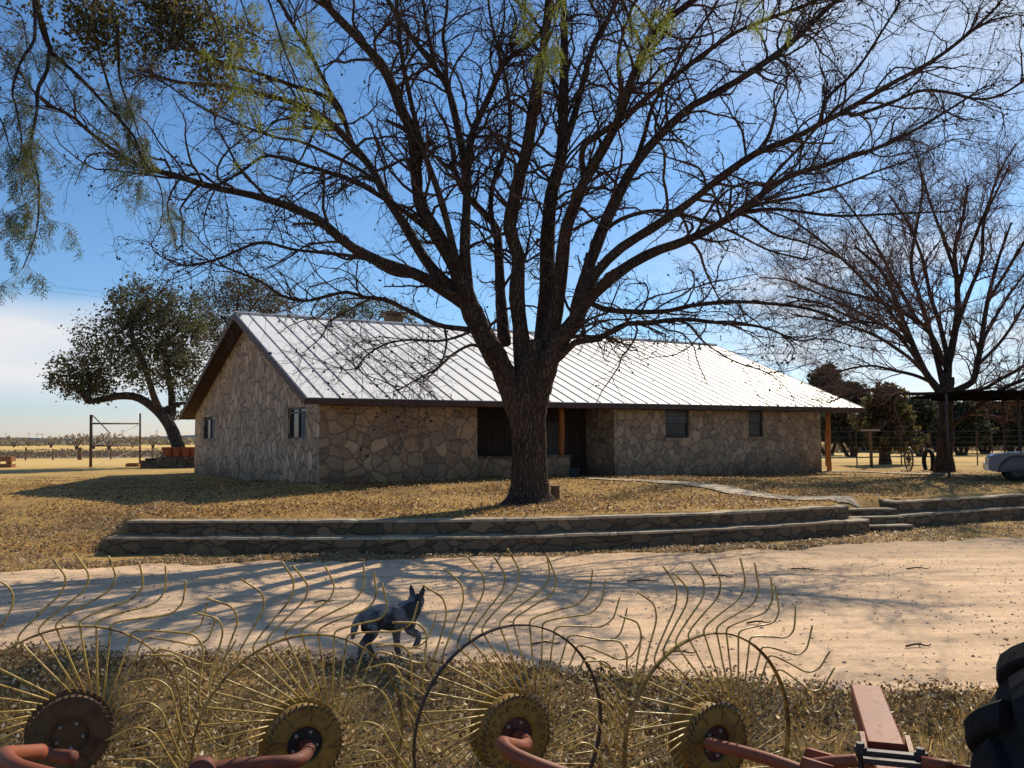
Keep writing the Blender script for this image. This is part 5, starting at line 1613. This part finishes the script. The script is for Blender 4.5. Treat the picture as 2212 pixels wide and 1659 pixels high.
m.tube(trk, np.linspace(.22, .10, 24), 12, cap=True)
limb = smooth_path(np.array([(-3.2, 5.05, top_z), (-2.2, 5.0, top_z + .25), (-1.0, 5.05, top_z + .3), (.3, 5.0, top_z + .2), (1.6, 5.0, top_z + .1)]), 30)
m.tube(limb, np.linspace(.10, .02, 30), 8)
for p, r_ in zip(P, Q):
    j = np.argmin(np.linalg.norm(limb - p[0], axis=1)); q0 = limb[j] if p[0][0] > -3.2 else trk[np.argmin(np.linalg.norm(trk - p[0], axis=1))]
    m.tube(np.concatenate([smooth_path([q0, (q0 + p[0]) / 2 + [0, 0, .06], p[0]], 6)[:-1], p]), np.concatenate([np.full(5, r_[0]), r_ * (1 + .06 * rng.normal(size=len(r_)))]), 8)
m.build('trunk', M['bark_grey'], mt, smooth=True)
tw1, tr1 = sprout(P, Q, np.array([24, 26, 20, 20, 10, 8, 9, 8, 10, 12, 7, 8, 6, 5, 10, 4, 18, 18, 12]), .25, .12, .42, (30, 80), .22, -.12, 6, .4, .0018, .5, .3)
m = MB(); m.tubes(tw1, tr1, 4)
# short broad leaves making the dark clump at the top left, feathery leaves elsewhere
PIN = [(.11, .125, .05), (.085, .10, .045), (.15, .155, .06), (.19, .19, .06)]


def pinnate(m, base, dirv, L, cols):
    N = len(base)
    dv = unit(dirv)
    for k_ in range(11):
        f = .12 + .88 * k_ / 10
        c_ = base + dv * (L * f)[:, None] + np.array([0, 0, -1.0]) * (L * .22 * f * f)[:, None]
        for s_ in (-1, 1):
            rv = rng.normal(size=(N, 3)) * .25
            sd_ = unit(np.cross(dv, np.array([0, .9, .4])) + rv)
            ld = unit(s_ * sd_ + dv * .45 + np.array([0, 0, -.35]))
            ll = (L * .38 * (1 - .25 * abs(f - .5)))[:, None]
            wv_ = unit(np.cross(ld, rng.normal(size=(N, 3)) * .5 + np.array([0, 1., .3]))) * .0021
            V = np.stack([c_, c_ + ld * ll * .5 + wv_, c_ + ld * ll, c_ + ld * ll * .5 - wv_], 1)
            m.add(V.reshape(-1, 3), np.arange(N * 4).reshape(N, 4), col=np.repeat(cols, 4, 0))
    m.tubes(np.stack([base, base + dv * (L * .5)[:, None] + np.array([0, 0, -1.]) * (L * .055)[:, None], base + dv * L[:, None] + np.array([0, 0, -1.]) * (L * .22)[:, None]], 1), np.full((N, 3), .0010), 3, col=(.08, .07, .03))


lf_, _ = tw1, 0
K = tw1.shape[0]
bi = np.concatenate([np.full(c_, j) for j, c_ in enumerate([24, 26, 20, 20, 10, 8, 9, 8, 10, 12, 7, 8, 6, 5, 10, 4, 18, 18, 12])])
sel = bi < 16
tws = tw1[sel]
cnt = 4
ii = np.repeat(np.arange(len(tws)), cnt)
jj = rng.integers(2, 6, len(ii))
bs = tws[ii, jj]
dd = unit(tws[ii, np.minimum(jj, 5)] - tws[ii, jj - 1] + rng.normal(size=(len(ii), 3)) * .5 + np.array([0, 0, -.75]))
bright = np.isin(np.repeat(bi[sel], cnt), [6, 7, 8, 9, 10, 11, 12, 13, 15])
cc = np.array(PIN)[rng.integers(0, 4, len(ii))] * (.7 + .6 * rng.random(len(ii)))[:, None]
cc[bright] = np.array([.24, .26, .05]) * (.6 + .7 * rng.random(bright.sum()))[:, None]
pinnate(m, bs, dd, .065 + .055 * rng.random(len(ii)), cc)
# dark clump
t2, r2 = sprout(tw1[~sel], tr1[~sel], 4, .1, .08, .28, (30, 80), .3, .0, 4, .6, .0012)
m.tubes(t2, r2, 3)
cl_pts = np.concatenate([t2.reshape(-1, 3), tw1[~sel].reshape(-1, 3)])
cl_pts = np.repeat(cl_pts, 6, 0) + rng.normal(size=(len(cl_pts) * 6, 3)) * .06
leaf_cloud(m, cl_pts, .017, [(.10, .09, .035), (.065, .06, .028), (.14, .115, .04), (.19, .15, .05)], .35, .5)
m.build('crown', M['leaf'], mt, vcol=True)

# ------------------------------------------------------------------ leaf litter and dry grass
LIT = [(.66, .48, .26), (.42, .29, .14), (.30, .19, .10), (.22, .135, .07), (.50, .40, .27), (.34, .24, .13)]


def offpath(X, Y):
    ok = np.ones(len(X), bool)
    for c, w in PATHS:
        d = np.min(np.hypot(X[:, None] - c[None, :, 0], Y[:, None] - c[None, :, 1]), axis=1)
        ok &= d > w * .5 + .08 * rng.normal(size=len(X))
    return ok


def litter(m, X, Y, size, cols=LIT, lift=.015, tilt=.6):
    N = len(X)
    Z = H(X, Y) + lift * (.4 + rng.random(N))
    c = np.column_stack([X, Y, Z])
    a = rng.random(N) * 2 * math.pi
    up = unit(np.column_stack([rng.normal(size=N) * tilt, rng.normal(size=N) * tilt, np.ones(N)]))
    u = unit(np.cross(np.column_stack([np.cos(a), np.sin(a), 0 * a]), up)); v = np.cross(up, u)
    s_ = (size * (.55 + .9 * rng.random(N)))[:, None]
    curl = up * s_ * (.15 + .35 * rng.random(N))[:, None]
    V = np.stack([c - u * s_ + curl, c - v * s_ * .5, c + u * s_ + curl, c + v * s_ * .5 + curl * .3], 1)
    V[:, :, 2] = np.maximum(V[:, :, 2], (Z - lift + .004)[:, None])
    cc = np.array(cols)[rng.integers(0, len(cols), N)] * (.75 + .5 * rng.random(N))[:, None]
    m.add(V.reshape(-1, 3), np.arange(N * 4).reshape(N, 4), col=np.repeat(cc, 4, 0))


FGL = [(.88, .70, .42), (.62, .44, .20), (.27, .155, .06), (.18, .10, .04), (.12, .07, .03), (.40, .26, .11), (.20, .12, .05)]
m = MB()
N = 75000
Y = 2.2 + (9.4 - 2.2) * rng.random(N) ** .8; X = (rng.random(N) * 2 - 1) * (.64 * Y + .6)
dn = vnoise(X * 1.4, Y * 1.4, 21) * .6 + vnoise(X * 5, Y * 5, 22) * .5 + .25 * sst(1.6, .2, np.abs(near_edge(X) - Y))
kp = (Y < near_edge(X) + .12) & (rng.random(N) < np.clip(dn * 1.5 - .28, .04, 1))
litter(m, X[kp], Y[kp], .0215, FGL, lift=.06, tilt=.9)
# strip along the terrace wall, the left slope, and the gap by the steps
N = 26000
X = np.where(rng.random(N) < .45, -16 + 8.2 * rng.random(N), -8 + 28 * rng.random(N)); fe_ = far_edge(X); Y = fe_ - .15 + rng.random(N) ** 1.2 * np.where(X < XL0, 6.5, np.where(X > 7, 3.0, .9))
wallfront = np.where((X > XL0) & (X < LOWX[-1, 0]), np.interp(X, LOWX[:, 0], LOWX[:, 1]) - .05, np.where(X > XR0, np.interp(X, RLOX[:, 0], RLOX[:, 1]) - .05, 40))
kp = (Y < wallfront) & (rng.random(N) < np.clip(1.4 * vnoise(X * 1.1, Y * 1.1, 25) + .1, 0, 1))
litter(m, X[kp], Y[kp], .036, lift=.03)
# upper lawn
N = 120000
Y = 17 + 20 * rng.random(N); X = (rng.random(N) * 2 - 1) * (.66 * Y)
wl_ = np.where((X > XL0) & (X < XL1), np.interp(X, LOWX[:, 0], LOWX[:, 1]) + .8, np.where(X >= XL1, np.interp(X, RLOX[:, 0], RLOX[:, 1]) + .9, 17.0))
rel = np.column_stack([X - O[0], Y - O[1]])
inhouse = (rel @ e1[:2] > 0) & (rel @ e1[:2] < LW) & (rel @ e2[:2] > -.1)
dtree = np.hypot(X - trunk_base[0], Y - trunk_base[1])
kp = (Y > wl_) & ~inhouse & (rng.random(N) < np.clip(1.25 * vnoise(X * .7, Y * .7, 26) * (1.15 - dtree / 26), .02, 1)) & offpath(X, Y)
litter(m, X[kp], Y[kp], .034, [(.62, .40, .16), (.46, .26, .09), (.27, .145, .05), (.17, .09, .04), (.12, .065, .03)], .03)
# scattered on the driveway
N = 700
Y = 7.6 + 9.5 * rng.random(N); X = (rng.random(N) * 2 - 1) * .66 * Y
kp = (Y > near_edge(X)) & (Y < far_edge(X)) & (rng.random(N) < .75)
litter(m, X[kp], Y[kp], .022, [(.25, .15, .08), (.16, .09, .05), (.4, .28, .16)], .025)
struct(m.build('leaf_litter', M['litter'], vcol=True, origin=(0, 0, 0)), 'dry fallen leaves strewn over the lawn, edges and foreground grass', 'stuff')


def blades(m, X, Y, hmin, hmax, cols, w=.0022, lean=.5):
    N = len(X)
    b = np.column_stack([X, Y, H(X, Y) - .005])
    a = rng.random(N) * 2 * math.pi; ln = lean * rng.random(N)
    h = hmin + (hmax - hmin) * rng.random(N) ** 1.6
    tip = b + np.column_stack([np.cos(a) * ln * h, np.sin(a) * ln * h, h])
    mid = b + (tip - b) * .55 - np.column_stack([np.cos(a), np.sin(a), 0 * a]) * (h * ln * .18)[:, None]
    sd = np.column_stack([np.cos(a + 1.2), np.sin(a + 1.2), 0 * a])
    ww = (w * (.6 + .8 * rng.random(N)))[:, None]
    V = np.stack([b - sd * ww, b + sd * ww, mid + sd * ww * .7, mid - sd * ww * .7, tip], 1)
    i = (np.arange(N) * 5)[:, None]
    cc = np.array(cols)[rng.integers(0, len(cols), N)] * (.7 + .6 * rng.random(N))[:, None]
    m.add(V.reshape(-1, 3), i + np.array([[0, 1, 2, 3]]), i + np.array([[3, 2, 4]]), col=np.repeat(cc, 5, 0))


STRAW = [(.52, .33, .11), (.36, .22, .075), (.20, .15, .045), (.70, .48, .19), (.13, .12, .035)]
m = MB()
N = 75000
Y = 2.3 + 7.0 * rng.random(N) ** .85; X = (rng.random(N) * 2 - 1) * (.64 * Y + .6)
g = vnoise(X * .9, Y * .9, 31) + .55 * vnoise(X * 3.2, Y * 3.2, 32)
kp = (Y < near_edge(X) + .05) & (rng.random(N) < np.clip((g - .45) * 1.3, .03, 1) * np.where(Y > 7.2, .6, 1.0))
blades(m, X[kp], Y[kp], .03, .15, STRAW, .0024, .9)
# lawn tufts and rough edges
N = 60000
Y = 15.2 + 16 * rng.random(N) ** 1.2; X = (rng.random(N) * 2 - 1) * (.66 * Y)
wl_ = np.where((X > XL0) & (X < XL1), np.interp(X, LOWX[:, 0], LOWX[:, 1]) + .8, np.where(X >= XL1, np.interp(X, RLOX[:, 0], RLOX[:, 1]) + .9, far_edge(X)))
rel = np.column_stack([X - O[0], Y - O[1]])
inhouse = (rel @ e1[:2] > 0) & (rel @ e1[:2] < LW) & (rel @ e2[:2] > -.1)
kp = (Y > wl_) & ~inhouse & (rng.random(N) < np.clip(1.5 * vnoise(X * .8, Y * .8, 33) - .2, .05, 1)) & offpath(X, Y)
blades(m, X[kp], Y[kp], .02, .075, [(.50, .32, .11), (.38, .235, .075), (.27, .20, .06), (.17, .155, .045)], .006, .9)
N = 5000
X = -12 + 22 * rng.random(N); Y = far_edge(X) + .25 * (rng.random(N) - .3)
kp = rng.random(N) < vnoise(X * 2.5, Y * 0, 35)
blades(m, X[kp], Y[kp], .03, .12, STRAW, .004, .9)
struct(m.build('dry_grass', M['grassblade'], vcol=True, origin=(0, 0, 0)), 'short dry straw coloured grass in the foreground and on the lawn', 'stuff')

# gravel
m = MB()
N = 7000
Y = 7.0 + 10.5 * rng.random(N) ** 1.1; X = (rng.random(N) * 2 - 1) * .66 * Y
kp = (Y > near_edge(X) - .1) & (Y < far_edge(X) + .1) & (rng.random(N) < np.clip(1.5 * vnoise(X * .9, Y * 1.6, 41) - .15, .05, 1))
X, Y = X[kp], Y[kp]; N = len(X)
oct_ = np.array([(1, 0, 0), (-1, 0, 0), (0, 1, 0), (0, -1, 0), (0, 0, 1), (0, 0, -1)], float)
fc = np.array([(0, 2, 4), (2, 1, 4), (1, 3, 4), (3, 0, 4), (2, 0, 5), (1, 2, 5), (3, 1, 5), (0, 3, 5)])
sc_ = (.006 + .016 * rng.random(N) ** 3)[:, None, None] * (.6 + .8 * rng.random((N, 6, 1)))
V = np.column_stack([X, Y, H(X, Y) + .014])[:, None] + oct_[None] * sc_ * np.array([1.3, 1.1, .7])
gc = np.array([(.62, .45, .30), (.42, .30, .20), (.75, .60, .45), (.28, .2, .14)])[rng.integers(0, 4, N)]
m.add(V.reshape(-1, 3), None, (np.arange(N)[:, None, None] * 6 + fc[None]).reshape(-1, 3), col=np.repeat(gc, 6, 0))
gn = NT('gravel', .9, .2); gn.col(gn.attr()); M['gravel'] = gn.m
struct(m.build('gravel', M['gravel'], vcol=True, origin=(0, 0, 0)), 'loose gravel stones on the sandy driveway', 'stuff')

# twigs lying on the driveway
for x, y, L, a in [(1390, 1255, .5, .1), (1180, 1390, .3, .1), (1740, 1230, .45, -.4), (1470, 1500 - 90, .35, .05), (1640, 1345, .3, .1), (1730, 1180, .55, .02), (1985, 1228, .42, .1), (1560, 1245, .35, -.6), (700, 1300, .25, .3), (1985, 1395, .28, .1)]:
    p = pz(x, y, .03)
    d_ = np.array([math.cos(a), math.sin(a), 0]) * L / 2
    m = MB(); m.tube(smooth_path([p - d_, p + [0, .03, .012], p + d_ * .6 + [0, -.02, 0], p + d_ + [0, .02, .01]], 8), np.linspace(.012, .005, 8), 6, cap=True)
    m.tube([p, p + d_ * .3 + [.02, .09, .01]], .005, 5)
    tag(m.build('fallen_twig', M['twig']), 'short dark twig lying on the sandy driveway', 'twig', 'fallen twigs on the driveway')

# ------------------------------------------------------------------ light and sky
AZ, EL = R(34), R(38)
s = Vector((math.sin(AZ) * math.cos(EL), math.cos(AZ) * math.cos(EL), math.sin(EL)))
sd = bpy.data.lights.new('sun', 'SUN'); sd.energy = 5.0; sd.angle = R(0.4); sd.color = (1.0, .885, .70)
so = bpy.data.objects.new('sun', sd); COL.objects.link(so)
so.rotation_euler = s.to_track_quat('Z', 'Y').to_euler()
so.location = (20, 30, 40)
w = bpy.data.worlds.new('World'); scene.world = w; w.use_nodes = True
nt = w.node_tree; nd = nt.nodes; lk = nt.links
bg = nd['Background']
sky = nd.new('ShaderNodeTexSky'); sky.sky_type = 'NISHITA'; sky.sun_disc = False
sky.sun_elevation = EL; sky.sun_rotation = AZ
sky.altitude = 300; sky.air_density = 1.0; sky.dust_density = 0.35; sky.ozone_density = 1.3
tcw = nd.new('ShaderNodeTexCoord')


def wmath(op, a, b=0.0, clamp=False):
    q = nd.new('ShaderNodeMath'); q.operation = op; q.use_clamp = clamp
    for v_, i_ in ((a, 0), (b, 1)):
        if isinstance(v_, (int, float)): q.inputs[i_].default_value = v_
        else: lk.new(v_, q.inputs[i_])
    return q.outputs[0]


def wramp(f_, stops):
    q = nd.new('ShaderNodeValToRGB'); e_ = q.color_ramp.elements
    while len(e_) < len(stops): e_.new(.5)
    for k_, (p_, v_) in zip(e_, stops): k_.position = p_; k_.color = (v_, v_, v_, 1)
    lk.new(f_, q.inputs[0]); return q.outputs[0]


def wnoise(scale, sc3, loc, detail=8, dist=.3):
    mp = nd.new('ShaderNodeMapping'); mp.inputs['Scale'].default_value = sc3; mp.inputs['Location'].default_value = loc
    lk.new(tcw.outputs['Generated'], mp.inputs['Vector'])
    q = nd.new('ShaderNodeTexNoise'); q.inputs['Scale'].default_value = scale; q.inputs['Detail'].default_value = detail
    q.inputs['Roughness'].default_value = .55; q.inputs['Distortion'].default_value = dist
    lk.new(mp.outputs[0], q.inputs['Vector']); return q.outputs['Fac']


sx = nd.new('ShaderNodeSeparateXYZ'); lk.new(tcw.outputs['Generated'], sx.inputs[0])
SX, SY, SZ = sx.outputs
cl_ = wnoise(2.6, (1, 1, 6), (.3, .1, .2))
west = wramp(wmath('ADD', wmath('MULTIPLY', SX, -.5), .5), [(.58, 0.0), (.66, 1.0)])          # cloud bank low in the west
westz = wramp(SZ, [(.035, 0.0), (.065, 1.0), (.12, 1.0), (.155, 0.0)])
c1_ = wmath('MULTIPLY', wmath('MULTIPLY', west, westz), wramp(cl_, [(.30, .5), (.52, 1.0)]))
east = wramp(wmath('ADD', wmath('MULTIPLY', SX, .5), .5), [(.48, 0.0), (.62, 1.0)])
eastz = wramp(SZ, [(.0, .3), (.05, .9), (.16, 1.0), (.26, .25), (.5, .15)])
c2_ = wmath('MULTIPLY', wmath('MULTIPLY', east, eastz), wramp(wnoise(3.2, (1, 1, 4), (.7, .4, .1)), [(.42, 0.0), (.62, 1.0)]))
sunv = nd.new('ShaderNodeVectorMath'); sunv.operation = 'DOT_PRODUCT'; lk.new(tcw.outputs['Generated'], sunv.inputs[0]); sunv.inputs[1].default_value = tuple(s)
c3_ = wmath('MULTIPLY', wramp(sunv.outputs['Value'], [(.90, 0.0), (.985, .75)]), wramp(wnoise(3.5, (1, 1, 2), (.1, .9, .5)), [(.35, .25), (.65, 1.0)]))
cov = wmath('MAXIMUM', wmath('MAXIMUM', c1_, wmath('MULTIPLY', c2_, .8)), c3_, True)
tint = nd.new('ShaderNodeMix'); tint.data_type = 'RGBA'; tint.blend_type = 'MULTIPLY'; tint.inputs[0].default_value = 1.0
lk.new(sky.outputs[0], tint.inputs[6])
tr_ = nd.new('ShaderNodeValToRGB'); lk.new(SZ, tr_.inputs[0])
tr_.color_ramp.elements[0].position = .0; tr_.color_ramp.elements[0].color = (.98, .97, 1.0, 1)
tr_.color_ramp.elements[1].position = .36; tr_.color_ramp.elements[1].color = (.66, .96, 1.0, 1)
e_ = tr_.color_ramp.elements.new(.12); e_.color = (.72, .97, 1.0, 1)
gain = nd.new('ShaderNodeMix'); gain.data_type = 'RGBA'; gain.blend_type = 'MULTIPLY'; gain.inputs[0].default_value = 1.0
lk.new(tr_.outputs[0], gain.inputs[6]); gain.inputs[7].default_value = (1.12, 1.14, 1.40, 1)
lk.new(gain.outputs[2], tint.inputs[7])
mx = nd.new('ShaderNodeMix'); mx.data_type = 'RGBA'
lk.new(cov, mx.inputs[0]); lk.new(tint.outputs[2], mx.inputs[6]); mx.inputs[7].default_value = (9.4, 9.5, 9.8, 1)
lk.new(mx.outputs[2], bg.inputs['Color'])
bg.inputs['Strength'].default_value = 0.088
scene.view_settings.view_transform = 'Standard'
scene.view_settings.look = 'None'
scene.view_settings.exposure = 0
scene.view_settings.gamma = 1
